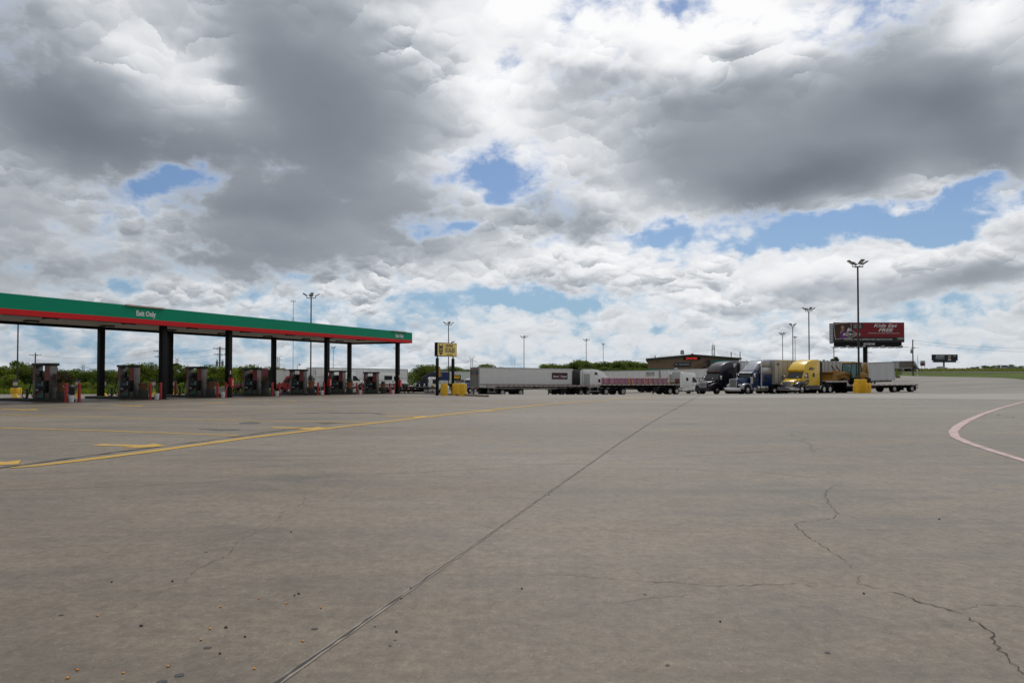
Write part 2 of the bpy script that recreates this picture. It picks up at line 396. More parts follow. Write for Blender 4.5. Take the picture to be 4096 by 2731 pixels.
def concrete(b):
    P = nn('ShaderNodeNewGeometry').outputs['Position']
    sp = nn('ShaderNodeSeparateXYZ'); L.new(P, sp.inputs[0]); X, Y, _ = sp.outputs
    big = noise(scaled(P, (.05, .11, 1), R(-6)), 1.0, 6, .6)
    med = noise(scaled(P, (.28, .8, 1), R(-4)), 1.0, 7, .66)
    tyre = noise(scaled(P, (.07, 1.5, 1), R(-9)), 1.0, 5, .68)
    tyre2 = noise(scaled(P, (.10, 1.9, 1), R(17)), 1.0, 5, .7)
    mott = noise(P, 2.6, 9, .74)
    fine = noise(P, 34.0, 5, .75); gran = noise(P, 11.0, 4, .7)
    col = ramp(big, [(.30, (.112, .089, .063)), (.5, (.162, .132, .097)), (.70, (.214, .180, .139))])
    # cooler, paler slabs towards the right-hand road
    cool = rng(M('MULTIPLY_ADD', Y, -.08, X), -6, 26, 0, 1, True)
    col = mixc(M('MULTIPLY', cool, .8), col, ramp(big, [(.3, (.124, .108, .086)), (.7, (.204, .184, .155))]))
    col = mixc(1.0, col, ramp(med, [(.28, (.66, .65, .63)), (.5, (1, 1, 1)), (.74, (1.22, 1.21, 1.20))]), 'MULTIPLY')
    col = mixc(1.0, col, ramp(mott, [(.28, (.72, .71, .70)), (.5, (1, 1, 1)), (.72, (1.22, 1.21, 1.20))]), 'MULTIPLY')
    sp_ = ramp(fine, [(.28, (.45, .43, .41)), (.44, (.95, .95, .95)), (.58, (1.04, 1.04, 1.04)), (.72, (1.75, 1.7, 1.66))])
    col = mixc(.8, col, mixc(1.0, col, sp_, 'MULTIPLY'))
    col = mixc(1.0, col, ramp(gran, [(.28, (.70, .69, .68)), (.5, (1, 1, 1)), (.72, (1.30, 1.29, 1.27))]), 'MULTIPLY')
    peb = noise(P, 58.0, 2, .5); col = mixc(M('MULTIPLY', rng(peb, .66, .74, 0, 1, True), .55), col, (.46, .42, .37)); col = mixc(M('MULTIPLY', rng(peb, .34, .27, 0, 1, True), .5), col, (.05, .045, .04))
    # tyre rubber dragged along the driving directions
    t = M('MULTIPLY', rng(tyre, .52, .74, 0, 1, True), rng(big, .35, .6, .35, 1))
    t2 = M('MULTIPLY', rng(tyre2, .56, .76, 0, 1, True), .6)
    col = mixc(M('MULTIPLY', M('MAXIMUM', t, t2), .66), col, (.078, .064, .050))
    # drips of oil where trucks queue for the pumps
    lane = M('MULTIPLY', rng(Y, 24, 34, 0, 1, True), rng(X, 0, -8, 0, 1, True))
    oil = noise(scaled(P, (.24, .9, 1), R(-3)), 1.0, 8, .72)
    col = mixc(M('MULTIPLY', M('MULTIPLY', rng(oil, .48, .66, 0, 1, True), lane), .85), col, (.060, .052, .046))
    drip = noise(P, 1.15, 4, .55)
    col = mixc(M('MULTIPLY', rng(drip, .70, .76, 0, 1, True), .45), col, (.09, .083, .078))
    L.new(col, b.inputs['Base Color'])
    L.new(rng(med, .3, .7, .46, .70), b.inputs['Roughness'])
    b.inputs['Specular IOR Level'].default_value = .5
    bp = nn('ShaderNodeBump'); bp.inputs['Strength'].default_value = .35; bp.inputs['Distance'].default_value = .006
    L.new(M('MULTIPLY_ADD', fine, .7, mott), bp.inputs['Height']); L.new(bp.outputs[0], b.inputs['Normal'])
gmat('concrete', concrete)
def concrete_pale(b):
    P = nn('ShaderNodeNewGeometry').outputs['Position']
    med = noise(scaled(P, (.12, .9, 1), R(-3)), 1.0, 8, .68); fine = noise(P, 22.0, 5, .7)
    col = ramp(med, [(.25, (.20, .182, .158)), (.5, (.285, .263, .236)), (.75, (.35, .327, .298))])
    col = mixc(1.0, col, ramp(fine, [(.3, (.85, .85, .85)), (.7, (1.12, 1.12, 1.12))]), 'MULTIPLY')
    L.new(col, b.inputs['Base Color']); b.inputs['Roughness'].default_value = .8
gmat('concrete_pale', concrete_pale)
def earth(b):
    P = nn('ShaderNodeNewGeometry').outputs['Position']
    a = noise(P, .05, 6, .6); c = noise(scaled(P, (.5, 1.2, 1)), 1.0, 8, .7); f = noise(P, 7.0, 4, .7)
    col = ramp(a, [(.35, (.055, .088, .016)), (.55, (.085, .120, .024)), (.72, (.140, .135, .050))])
    col = mixc(1.0, col, ramp(c, [(.25, (.55, .6, .5)), (.5, (1, 1, 1)), (.75, (1.4, 1.3, 1.2))]), 'MULTIPLY')
    col = mixc(1.0, col, ramp(f, [(.25, (.6, .6, .6)), (.75, (1.35, 1.35, 1.35))]), 'MULTIPLY')
    L.new(col, b.inputs['Base Color']); b.inputs['Roughness'].default_value = .95; b.inputs['Specular IOR Level'].default_value = .15
    bp = nn('ShaderNodeBump'); bp.inputs['Strength'].default_value = .8; bp.inputs['Distance'].default_value = .15; L.new(f, bp.inputs['Height']); L.new(bp.outputs[0], b.inputs['Normal'])
gmat('meadow', earth)
def sheet(name, pts_fn, nu, nv, m, dz, kind='structure'):
    vs = [pts_fn(i / (nu - 1), j / (nv - 1)) for j in range(nv) for i in range(nu)]
    A = np.array([(p[0], p[1]) for p in vs]); Z = gz_arr(A[:, 0], A[:, 1]) + dz
    me = bpy.data.meshes.new(name); me.from_pydata([(p[0], p[1], z) for p, z in zip(vs, Z)], [], [(j * nu + i, j * nu + i + 1, (j + 1) * nu + i + 1, (j + 1) * nu + i) for j in range(nv - 1) for i in range(nu - 1)])
    me.materials.append(m); me.polygons.foreach_set('use_smooth', [True] * len(me.polygons))
    o = bpy.data.objects.new(name, me); COL.objects.link(o); tag(o, kind=kind); return o
# meadow to the horizon (polar sheet centred under the camera)
def polar(u, v):
    a = 2 * math.pi * u; r = 1.0 * (9000 / 1.0) ** v; return (r * math.sin(a), r * math.cos(a))
g = sheet('ground', polar, 145, 130, MATS['meadow'], -.05); tag(g, 'green and straw coloured meadow running out to the horizon', 'ground')
# lot: measured edge of the concrete, filled as a fan of rows
EDGE = [(-62, 104), (-40, 107), (0, 118), (30, 150), (75, 225)]
def lot_far(x):
    pts = [(-400, 100)] + EDGE + [(128, 216), (140, 170)]
    return np.interp(x, [p[0] for p in pts], [p[1] for p in pts])
e0 = ground_hit(3560, 1500); e1 = ground_hit(3800, 1506.5); e2 = ground_hit(4000, 1511); e3 = ground_hit(4096, 1518.5); e4 = ground_hit(4300, 1527)
def lot(u, v):
    # u: bearing, v: distance; far edge depends on bearing
    a = R(-62 + 124 * u)
    T = math.tan(a)
    bear = [(-2, 106), (-.85, 104), (-.62, 106), (-.35, 110), (0, 150), (.25, 210), (e0.x / e0.y, e0.y), (e1.x / e1.y, e1.y), (e2.x / e2.y, e2.y), (e3.x / e3.y, e3.y), (e4.x / e4.y, e4.y), (1.1, 70), (2, 50)]
    far = np.interp(T, [p[0] for p in bear], [p[1] for p in bear])
    r0 = -6.0 * (1 - 0)
    y = 1.2 * (far / 1.2) ** v
    return (T * y, y)
c = sheet('concrete_lot', lot, 260, 150, MATS['concrete'], 0.0); tag(c, 'worn grey brown concrete truck lot with tyre marks and cracks', 'pavement')
# apron behind / beside the camera
def apron(u, v): return (-40 + 80 * u, -30 + 31.6 * v)
c = sheet('concrete_apron', apron, 60, 30, MATS['concrete'], -.004); tag(c, 'concrete apron behind the viewpoint', 'pavement')

# ------------------------------------------------------------------ strips that lie on the ground
def resample(P, step):
    out = [P[0]]
    for a, b in zip(P[:-1], P[1:]):
        n = max(1, int((b - a).length / step)); out += [a.lerp(b, (i + 1) / n) for i in range(n)]
    return out
def strip(name, pts, width, m, dz, step=.6, jag=0.0, wjag=0.0, taper=False, seed=1, bld=None):
    """a ribbon following ground points; width may be a list at the points"""
    rnd = random.Random(seed)
    P = [Vector((p[0], p[1], 0)) for p in pts]
    cum = [0]
    for a, b in zip(P[:-1], P[1:]): cum.append(cum[-1] + (b - a).length)
    Q = resample(P, step); t = 0; vs = []; K = len(Q)
    for i, q in enumerate(Q):
        if i: t += (Q[i] - Q[i - 1]).length
        d = (Q[min(i + 1, K - 1)] - Q[max(i - 1, 0)]).normalized(); nrm = Vector((-d.y, d.x, 0))
        w = np.interp(t, cum, width) if isinstance(width, (list, tuple)) else width
        w *= 1 + rnd.uniform(-wjag, wjag)
        if taper: w *= max(.45, min(1, 5 * min(t, cum[-1] - t) / cum[-1]))
        q2 = q + nrm * rnd.uniform(-jag, jag) if 0 < i < K - 1 else q
        vs += [q2 + nrm * w / 2, q2 - nrm * w / 2]
    A = np.array([(v.x, v.y) for v in vs]); Z = gz_arr(A[:, 0], A[:, 1]) + dz
    vs = [(v.x, v.y, z) for v, z in zip(vs, Z)]
    fs = [(2 * i, 2 * i + 1, 2 * i + 3, 2 * i + 2) for i in range(K - 1)]
    if bld is not None: bld.add(vs, fs, m); return None
    me = bpy.data.meshes.new(name); me.from_pydata(vs, [], fs); me.materials.append(m)
    o = bpy.data.objects.new(name, me); COL.objects.link(o); return o
def gh(*pp): return [ground_hit(x, y) for x, y in pp]
def paint_mat(name, col, wear):
    def f(b):
        P = nn('ShaderNodeNewGeometry').outputs['Position']
        a = noise(P, 3.0, 9, .75); c = noise(scaled(P, (.8, 4, 1), R(-8)), 1.0, 6, .7)
        k = rng(M('MULTIPLY_ADD', c, .6, M('MULTIPLY', a, .6)), wear - .03, wear + .09, 0, 1, True)
        cc = mixc(k, col, (.24, .21, .18)); cc = mixc(1.0, cc, ramp(a, [(.3, (.82, .82, .82)), (.7, (1.12, 1.12, 1.12))]), 'MULTIPLY')
        L.new(cc, b.inputs['Base Color']); b.inputs['Roughness'].default_value = .75
    return gmat(name, f)
YEL = paint_mat('yellow_paint', (.50, .30, .035), .66)
YELW = paint_mat('worn_yellow_paint', (.48, .29, .04), .71)
YELF = paint_mat('faded_yellow_paint', (.42, .27, .08), .63)
PNK = paint_mat('pink_paint', (.54, .38, .39), .62)
def mark(o, label, dzk=None): tag(o, label, 'road marking', kind='structure')
# long edge line of the pump lanes
o = strip('edge_line', gh((40,1871),(130,1864),(320,1842),(600,1806),(1000,1750),(1400,1703),(1800,1657),(2200,1616),(2450,1598),(2672,1585.5)), [.12,.2,.26,.28,.28,.28,.28,.28,.3,.3], YEL, .008, step=.5, wjag=.03); mark(o, 'long solid yellow line running from the left edge to the parked flatbeds')
# lane lines across towards the pumps
lanes = [((0,1711),(400,1722),(960,1742)), ((0,1658),(300,1667),(900,1680),(1545,1691)), ((0,1620),(500,1637),(800,1643),(1120,1651)), ((560,1620),(1000,1632),(1400,1641),(1900,1661)),
         ((1000,1606),(1500,1616),(2050,1636)), ((1500,1601),(1900,1609),(2250,1619)), ((1800,1600),(2150,1606),(2400,1611))]
for i, l in enumerate(lanes):
    P = gh(*l); o = strip('lane_line', P, .15, [YELW, YELW, YELF, YELF, YELF, YELF, YELF][i], .006, step=.5, wjag=.06)
    mark(o, ['nearest thin yellow lane line left of the lot', 'thin yellow lane line, second from the camera', 'faded thin lane line, third from the camera', 'faded lane line, fourth from the camera', 'faded lane line, fifth from the camera', 'faded lane line, sixth from the camera', 'faded lane line nearest the trailers'][i])
# arrows
def arrow(tail, tip, side, m, label):
    a = ground_hit(*tail); b = ground_hit(*tip); a.z = b.z = 0
    d = (b - a); Ln = d.length; d.normalize(); n = Vector((-d.y, d.x, 0)); hl = Ln * .40
    sh, hw = side
    P = [a + n * sh, b - d * hl + n * sh, b - d * hl + n * hw, b, b - d * hl - n * hw, b - d * hl - n * sh, a - n * sh]
    vs = [(p.x, p.y, gz(p.x, p.y) + .007) for p in P]
    me = bpy.data.meshes.new('lane_arrow'); me.from_pydata(vs, [], [(0, 1, 5, 6), (2, 3, 1), (1, 3, 5), (3, 4, 5)]); me.materials.append(m)
    o = bpy.data.objects.new('lane_arrow', me); COL.objects.link(o); mark(o, label)
arrow((385,1779),(672,1786), (.16,.5), YEL, 'yellow arrow, largest one in front of the line')
arrow((1085,1709),(1330,1716), (.16,.55), YEL, 'yellow arrow, second from the camera')
arrow((1542,1665),(1750,1668), (.16,.55), YELW, 'yellow arrow, third from the camera')
arrow((1815,1642),(2010,1644), (.16,.55), YELF, 'faded arrow ahead of the third one')
arrow((-150,1848),(72,1857), (.2,.5), YEL, 'yellow arrow tip cut by the left edge')
arrow((0,1635),(160,1640), (.15,.5), YELW, 'short yellow arrow under the left end of the canopy')
arrow((450,1621),(580,1624), (.15,.5), YELW, 'worn arrow before the second pump')
arrow((810,1609),(910,1612), (.15,.5), YELW, 'worn arrow before the third pump')
arrow((1110,1602),(1190,1604), (.15,.5), YELF, 'worn arrow before the fourth pump')
arrow((1610,1590),(1700,1595), (.15,.5), YELF, 'faded arrow beside the sign kerb')
# pink curve on the right
o = strip('curved_line', gh((4300,1553),(4096,1607),(4000,1632),(3930,1656),(3870,1682),(3830,1706),(3812,1727),(3822,1748),(3870,1770),(3960,1800),(4096,1842),(4250,1890)), [.15,.16,.17,.19,.22,.24,.22,.20,.19,.18,.17,.17], PNK, .008, step=.25); mark(o, 'faded pink curved line sweeping out of the right edge')
# paler concrete band crossing the far lot
a = gh((2650,1592),(3000,1591),(3400,1592),(3800,1595),(4200,1599)); b = gh((2900,1581),(3100,1579),(3400,1576.5),(3800,1575),(4300,1573))
vs = []
for k in range(49):
    t = k / 48 * 4; i = min(int(t), 3); f = t - i; pa = a[i].lerp(a[i + 1], f); pb = b[i].lerp(b[i + 1], f)
    for j in range(9): vs.append(pa.lerp(pb, j / 8))
A = np.array([(v.x, v.y) for v in vs]); Z = gz_arr(A[:, 0], A[:, 1]) + .004
me = bpy.data.meshes.new('pale_slab'); me.from_pydata([(v.x, v.y, z) for v, z in zip(vs, Z)], [], [(i * 9 + j, i * 9 + j + 1, (i + 1) * 9 + j + 1, (i + 1) * 9 + j) for i in range(48) for j in range(8)]); me.materials.append(MATS['concrete_pale'])
o = bpy.data.objects.new('pale_slab', me); COL.objects.link(o); tag(o, 'paler concrete band crossing the lot before the trucks', 'pavement', kind='structure')
# joints and cracks
JNT = mat('joint_filler', (.055, .050, .045), .9, var=.35, scale=6)
JLIP = mat('joint_sealant', (.235, .210, .182), .85, var=.2, scale=5)
CRK = mat('crack_dirt', (.055, .047, .039), .95, var=.3, scale=8)
TAR = mat('tyre_mark', (.12, .108, .098), .85, var=.3, scale=2)
J1 = gh((1110,2731),(1320,2583.6),(1590,2394),(1860,2204.6),(2130,2015.3),(2330,1875),(2480,1770),(2600,1692),(2700,1636),(2760,1603),(2800,1580))
e = (J1[0] - J1[1]).normalized(); J1 = [J1[0] + e * 2.5] + J1
o = strip('sealant_bead', J1, [.055,.055,.05,.045,.035,.035,.035,.035,.04,.04,.04,.04], JLIP, .004, step=.2, wjag=.3); tag(o, 'pale sealant along the long diagonal joint', 'pavement joint', kind='structure')
o = strip('expansion_joint', J1, [.018,.018,.014,.010,.007,.008,.011,.014,.020,.026,.030,.030], JNT, .007, step=.09, jag=.006, wjag=.7, seed=3); tag(o, 'long dark expansion joint running diagonally up the lot', 'pavement joint', kind='structure')
o = strip('expansion_joint', gh((-200,1900),(0,1872),(300,1830),(500,1804),(800,1766),(950,1746),(1150,1718),(1340,1694)), [.07,.075,.07,.06,.055,.05,.04,.03], JNT, .010, step=.2, jag=.01, wjag=.5, seed=5); tag(o, 'dark joint beside the yellow line at the left', 'pavement joint', kind='structure')
o = strip('expansion_joint', gh((0,1962),(500,1944),(900,1926),(1400,1902),(2000,1872),(2500,1840),(3000,1808),(3280,1795)), .010, TAR, .005, step=.3, wjag=.8, seed=6); tag(o, 'faint saw cut running across the lot', 'pavement joint', kind='structure')
CK = [
 ([(4096,2695),(4000,2600),(3960,2530),(3860,2460),(3800,2440),(3690,2410),(3590,2370),(3480,2345),(3430,2335)], .020),
 ([(3430,2335),(3440,2300),(3400,2260),(3320,2200),(3220,2140),(3185,2100),(3190,2090),(3340,2072),(3350,2052),(3310,2010),(3300,1970),(3330,1945),(3400,1921)], .012),
 ([(3430,2345),(3250,2344),(3200,2332),(3050,2338),(2880,2345),(2700,2330),(2500,2320),(2270,2298),(2050,2300)], .010),
 ([(3790,2442),(3840,2440),(3910,2418),(4000,2420),(4096,2430),(4200,2430)], .011),
 ([(2440,2416),(2520,2400),(2700,2384),(2860,2370)], .006),
 ([(20,2620),(110,2580),(170,2548),(260,2518),(400,2478),(520,2432),(580,2395),(640,2368),(730,2340),(760,2300),(800,2268),(880,2236),(930,2200),(940,2180),(960,2160),(1010,2136),(1060,2116),(1120,2070),(1130,2045),(1200,2020),(1220,2000),(1210,1985),(1260,1960),(1310,1930),(1315,1900),(1280,1885),(1210,1870)], .009),
 ([(0,2180),(150,2190),(300,2186),(520,2182),(700,2170),(860,2160),(1010,2136)], .005),
 ([(1060,2116),(1250,2126),(1420,2140)], .004),
 ([(2440,1858),(2700,1876),(3000,1882),(3100,1892),(3340,1918)], .010),
 ([(3150,1725),(3200,1750),(3240,1780),(3250,1812)], .014),
 ([(3880,1650),(3960,1656),(4096,1676)], .03), ([(3600,1612),(3680,1620)], .03),
 ([(3450,1580),(3300,1590),(3500,1606)], .03),
 ([(2600,1700),(2740,1695),(2790,1698),(2690,1690)], .03), ([(2650,1676),(2790,1672),(2780,1668)], .03),
 ([(1720,2296),(1900,2300),(2050,2300)], .004),
]
for i, (pp, w) in enumerate(CK):
    st = .045 if pp[0][1] > 1880 else .3
    far_ = pp[0][1] < 1880; o = strip('crack', gh(*pp), w * (.60 if far_ else .45 if i not in (5, 6, 7) else .32), CRK, .005, step=st, jag=st * .44, wjag=.85, seed=20 + i, taper=True)
    tag(o, 'jagged crack in the concrete', 'pavement crack', kind='structure', group='cracks in the concrete')
# long oil trail in the second lane
for i, (pp, w) in enumerate([([(1180,1652),(1300,1650),(1500,1652),(1540,1657)], .35), ([(960,1693),(1010,1691),(1040,1690)], .8), ([(1285,1693),(1350,1689),(1370,1690)], .7), ([(790,1716),(870,1718),(960,1719)], .35)]):
    o = strip('oil_stain', gh(*pp), w, mat('oil', (.05, .044, .04), .5, var=.5, scale=3), .0055, step=.3, wjag=.8, jag=.1, taper=True, seed=60 + i); tag(o, 'dark oil stain on the concrete', 'stain', kind='structure', group='oil stains in the lanes')
# gum spots
SPOT = mat('gum_spot', (.050, .050, .054), .7, var=.3, scale=20)
for px, py, r in [(1258,2514,.030),(830,2590,.028),(720,2700,.034),(245,2459,.018),(824,2208,.020),(650,2731,.03),(1580,2560,.010),(1760,2030,.012),(1020,2118,.01),(3310,2610,.018),(2670,2660,.018),(1560,2583,.012),(2580,2377,.016),(1500,2505,.01)]:
    p = ground_hit(px, min(py, 2725)); mb = MB(); n = 12; vs = []; r *= .72
    for k in range(n):
        t = 2 * math.pi * k / n; q = r * random.uniform(.75, 1.2); vs.append((math.cos(t) * q * 1.2, math.sin(t) * q, .003))
    mb.poly(vs, SPOT); o = mb.build('gum_spot', loc=p, fix=False); tag(o, 'flat dark blot of old gum on the concrete', 'stain', kind='structure', group='gum blots on the concrete')
# small orange berries and pebbles near the camera
ORG = mat('orange_berry', (.62, .23, .02), .5, var=.3, scale=40); PEB = mat('dark_pebble', (.045, .042, .04), .8, var=.3, scale=40)
for px, py in [(1036,2394),(1146,2413),(1284,2431),(880,2428),(390,2463),(840,2516),(804,2560),(1211,2565),(1018,2675),(309,2680),(492,2692),(270,2713),(672,2666)]:
    p = ground_hit(px, py); mb = MB(); mb.ball((0, 0, .005), .0075, ORG, 8, 5, (1.35, .9, .75)); mb.ball((.012, 0, .008), .003, PEB, 5, 4)
    tag(mb.build('fallen_berry', loc=p, rot=(0, 0, random.uniform(0, 6)), smooth=True), 'tiny orange berry dropped on the concrete', 'berry', 'orange berries dropped on the concrete')
for px, py in [(1178,2382),(1195,2375),(1643,2353),(904,2510),(980,2547),(1605,2394),(447,2328),(690,2325),(1165,2128),(565,2503),(2710,1877),(3455,2374),(2881,2486),(1586,2527),(3757,2077),(2087,2354),(2195,1979),(880,2614)]:
    p = ground_hit(px, py); mb = MB(); mb.ball((0, 0, .005), random.uniform(.006, .010), PEB, 6, 4, (1.3, 1, .8))
    tag(mb.build('pebble', loc=p, rot=(0, 0, random.uniform(0, 6))), 'small dark pebble lying on the concrete', 'pebble', 'pebbles on the concrete')
# ------------------------------------------------------------------ shared materials
BLK = mat('black_paint', (.010, .010, .011), .55, var=.3, spec=.2)
GRN = mat('green_panel', (.001, .275, .150), .55, var=.05, scale=.8, dirt=.05, spec=.18)
RED = mat('red_panel', (.66, .020, .025), .55, var=.05, scale=.8, dirt=.05, spec=.18)
REDP = mat('red_paint', (.36, .014, .016), .4, var=.15, dirt=.2)
SOFF = mat('soffit_white', (.62, .60, .56), .6, var=.06, dirt=.25)
STEEL = mat('stainless', (.19, .183, .172), .45, metal=.75, var=.28, scale=2.2)
WHT = mat('white_paint', (.74, .74, .74), .4, var=.05, dirt=.15)
WHTL = mat('white_letter', (.80, .80, .80), .5, var=.03)
YELP = mat('yellow_bollard', (.74, .43, .010), .55, var=.10, scale=4, dirt=.12)
GLS = mat('dark_glass', (.010, .013, .015), .08, var=.1, spec=.35)
GREY = mat('grey_plastic', (.055, .058, .062), .55, var=.15, spec=.25)
RUB = mat('black_rubber', (.016, .016, .017), .8, var=.3)
POLE = mat('bronze_pole', (.028, .022, .020), .5, var=.25)
LENS = mat('lamp_lens', (.55, .55, .52), .2, var=.05)

# ------------------------------------------------------------------ fuel canopy
CAN_O = Vector((-22.23, 43.5, 0)); CAN_RZ = math.atan2(.9143, .405)
UX = Vector((.405, .9143, 0)); PX = Vector((-.9143, .405, 0))
def cw(s, w): return CAN_O + UX * s + PX * w
S0, S1, F0, F1, ZB, ZT = -42.0, 28.3, -.75, 6.55, 4.55, 5.60
can = thing('fuel_canopy', 'long green and red fuel canopy on black columns over the pumps', 'canopy', CAN_O, CAN_RZ)
ZR = ZB + .29
mb = MB(); mb.bx(S0, S1, F0 - .06, F0 + .10, ZR, ZT, GRN); mb.bx(S0, S1, F1 - .10, F1 + .06, ZR, ZT, GRN)
mb.bx(S1 - .16, S1, F0 + .10, F1 - .10, ZR, ZT, GRN); mb.build('green_fascia', can)
mb = MB(); mb.bx(S0, S1 + .004, F0 - .066, F0 + .10, ZB, ZR, RED); mb.bx(S0, S1 + .004, F1 - .10, F1 + .066, ZB, ZR, RED)
mb.bx(S1 - .16, S1 + .004, F0 + .10, F1 - .10, ZB, ZR, RED); mb.build('red_stripe', can)
mb = MB(); mb.bx(S0, S1 - .17, F0 + .104, F0 + .13, ZB - .02, ZR, BLK); mb.bx(S0, S1 - .17, F1 - .13, F1 - .104, ZB - .02, ZR, BLK); mb.bx(S1 - .2, S1 - .17, F0 + .13, F1 - .13, ZB - .02, ZR, BLK)
mb.build('inner_skirt', can)
mb = MB(); z = ZB + .16
y = F0 + .131
while y < F1 - .14:
    mb.bx(S0, S1 - .2, y, min(y + .27, F1 - .132), z, z + .05, SOFF); y += .30
mb.bx(S0, S1 - .2, F0 + .131, F1 - .132, z + .05, z + .09, mat('soffit_gap', (.2, .19, .18), .8)); mb.build('soffit', can)
mb = MB(); mb.bx(S0, S1 - .17, F0 + .11, F1 - .11, ZT - .12, ZT - .06, GREY); mb.build('roof_deck', can)
for i in range(15):
    s = S0 + 2 + i * 4.9
    mb = MB(); mb.bx(s - .008, s + .008, F0 - .064, F0 - .06, ZR, ZT, mat('seam_green', (.001, .19, .10), .6)); mb.build('panel_seam', can)
for s in (-20.4, -10.6, 0.15, 5.5, 16.15, 26.9):
    for w, nm in ((0, 'column'), (5.83, 'column')):
        p = cw(s, w); zg = gz(p.x, p.y)
        mb = MB(); mb.box((s, w, (zg + z) / 2), (.34, .34, z - zg), BLK); mb.box((s, w, zg + .02), (.56, .56, .03), GREY)
        mb.build(nm, can, bevel=.02)
for i in range(13):
    for w in (1.3, 4.5):
        s = -30 + i * 4.79 + (.9 if w > 2 else 0)
        if s > S1 - 1: continue
        mb = MB(); mb.box((s, w, z - .05), (.62, .50, .10), GREY); mb.box((s, w, z - .104), (.46, .36, .012), LENS); mb.build('ceiling_light', can)
for s in (-1.8, 25.9):
    mb = MB(); mb.bx(s - 1.29, s + 1.29, F0 - .20, F0 - .05, ZT - .05, ZT + .03, mat('hood_trim', (.50, .36, .30), .5)); mb.build('sign_hood', can)
    text('lettering', 'Exit Only', .43, WHTL, can, (s + .08, F0 - .070, ZR + (ZT - ZR) * .42), (R(90), 0, 0), bold=.03, sx=.80 if s < 0 else .84)

# ------------------------------------------------------------------ pump islands
YS = [38.3 + 4.79 * k for k in range(7)]
def sk(k): return (YS[k] - 43.5) / .9143
pump0 = None
POTB = mat('terracotta', (.30, .105, .040), .8, var=.18, scale=5); BAR = mat('barrel_wood', (.14, .065, .028), .75, var=.3, scale=5, stretch=(1, 1, .2)); DPOT = mat('dark_pot', (.030, .032, .030), .7)
LEAFD = mat('bush_leaf', (.030, .050, .014), .7, var=.6, scale=6); LEAFR = mat('rusty_leaf', (.075, .048, .020), .7, var=.5, scale=6)
def leaf_ball(mb, c, r, m, n, size, flat=1.0, seed=0):
    rd = random.Random(seed)
    for _ in range(n):
        while True:
            v = Vector((rd.uniform(-1, 1), rd.uniform(-1, 1), rd.uniform(-1, 1)))
            if .35 < v.length < 1: break
        p = Vector(c) + Vector((v.x * r, v.y * r, v.z * r * flat)) * rd.uniform(.75, 1.12)
        a = Vector((rd.uniform(-1, 1), rd.uniform(-1, 1), rd.uniform(-1, 1))).normalized(); b = a.orthogonal().normalized(); sz = size * rd.uniform(.5, 1.3)
        mb.quad(p - a * sz, p - b * sz * .45, p + a * sz, p + b * sz * .45, m)
def make_pump():
    t = thing('fuel_pump', 'x', 'fuel pump', (0, 0, 0), CAN_RZ)
    Hh = 2.0
    for y0, y1 in ((-.75, -.31), (.52, .75)):
        mb = MB(); mb.bx(-.215, .215, y0, y1, 0, Hh - .12, STEEL); mb.build('pillar', t, bevel=.015)
    mb = MB(); mb.bx(-.27, .29, -.83, .82, Hh - .12, Hh + .03, mat('pump_cap', (.012, .030, .022), .5)); mb.build('top_cap', t, bevel=.02)
    for sgn in (-1, 1):
        x = .219 * sgn
        mb = MB(); mb.box((x, -.53, 1.45), (.012, .43, .84), mat('pump_red', (.28, .030, .038), .4, dirt=.1)); mb.build('red_panel', t); mb = MB(); mb.box((x, .68, 1.45), (.012, .13, .84), MATS['pump_red']); mb.build('red_edge', t)
        mb = MB(); mb.box((x * 1.35, -.52, .70), (.16, .32, .70), BLK); mb.build('hose_pocket', t, bevel=.05)
        mb = MB(); mb.box((x * 1.05, .10, 1.42), (.10, .38, .36), BLK); mb.box((x * 1.30, .10, 1.44), (.012, .30, .22), GLS); mb.build('display_head', t, bevel=.02)
        mb = MB(); mb.box((x * 1.12, -.17, .86), (.012, .14, .26), mat('sticker_grey', (.36, .36, .37), .5)); mb.build('price_sticker', t)
        mb = MB(); mb.box((x * 1.12, .12, .80), (.014, .36, .17), mat('blue_graphic', (.02, .10, .18), .5, var=.5)); mb.build('ad_panel', t)
        mb = MB(); mb.box((x * 1.12, .12, 1.12), (.014, .34, .24), GREY); mb.box((x * 1.16, .2, 1.14), (.016, .1, .1), GLS); mb.build('keypad', t)
        mb = MB(); mb.plate([(x * 1.07, .50, .05), (x * 1.07, -.29, .05), (x * 1.07, -.29, .50)], .008, mat('pump_green', (.004, .10, .06), .5)); mb.build('green_triangle', t)
        mb = MB(); mb.plate([(x * 1.08, .50, .09), (x * 1.08, -.29, .52), (x * 1.08, -.29, .575), (x * 1.08, .50, .15)], .008, MATS['pump_red']); mb.build('red_slash', t)
        mb = MB(); mb.box((x * 1.10, .30, .50), (.014, .30, .15), mat('nameplate_green', (.02, .075, .07), .5)); o = mb.build('nameplate', t)
        text('lettering', 'PETRO', .10, WHTL, o, (x * 1.16, .30, .50), (R(90), 0, R(-90 if sgn < 0 else 90)), bold=.01)
        mb = MB(); y = .80; mb.tube([(x * .6, y, 1.35), (x * .8, y + .10, 1.1), (x, y + .16, .6), (x * 1.2, y + .30, .12), (x * 1.3, y + .55, .02), (x * 1.3, y + .80, .10), (x, y + .82, .40)], .028, RUB); mb.build('hose', t)
    mb = MB(); mb.bx(-.23, .23, -.305, .515, .02, 1.26, BLK); mb.build('body', t, bevel=.02)
    mb = MB(); mb.box((0, 1.62, .25), (.10, .08, .50), GREY); mb.box((0, 1.62, .5), (.2, .1, .06), GREY); mb.build('hose_stand', t)
    return t
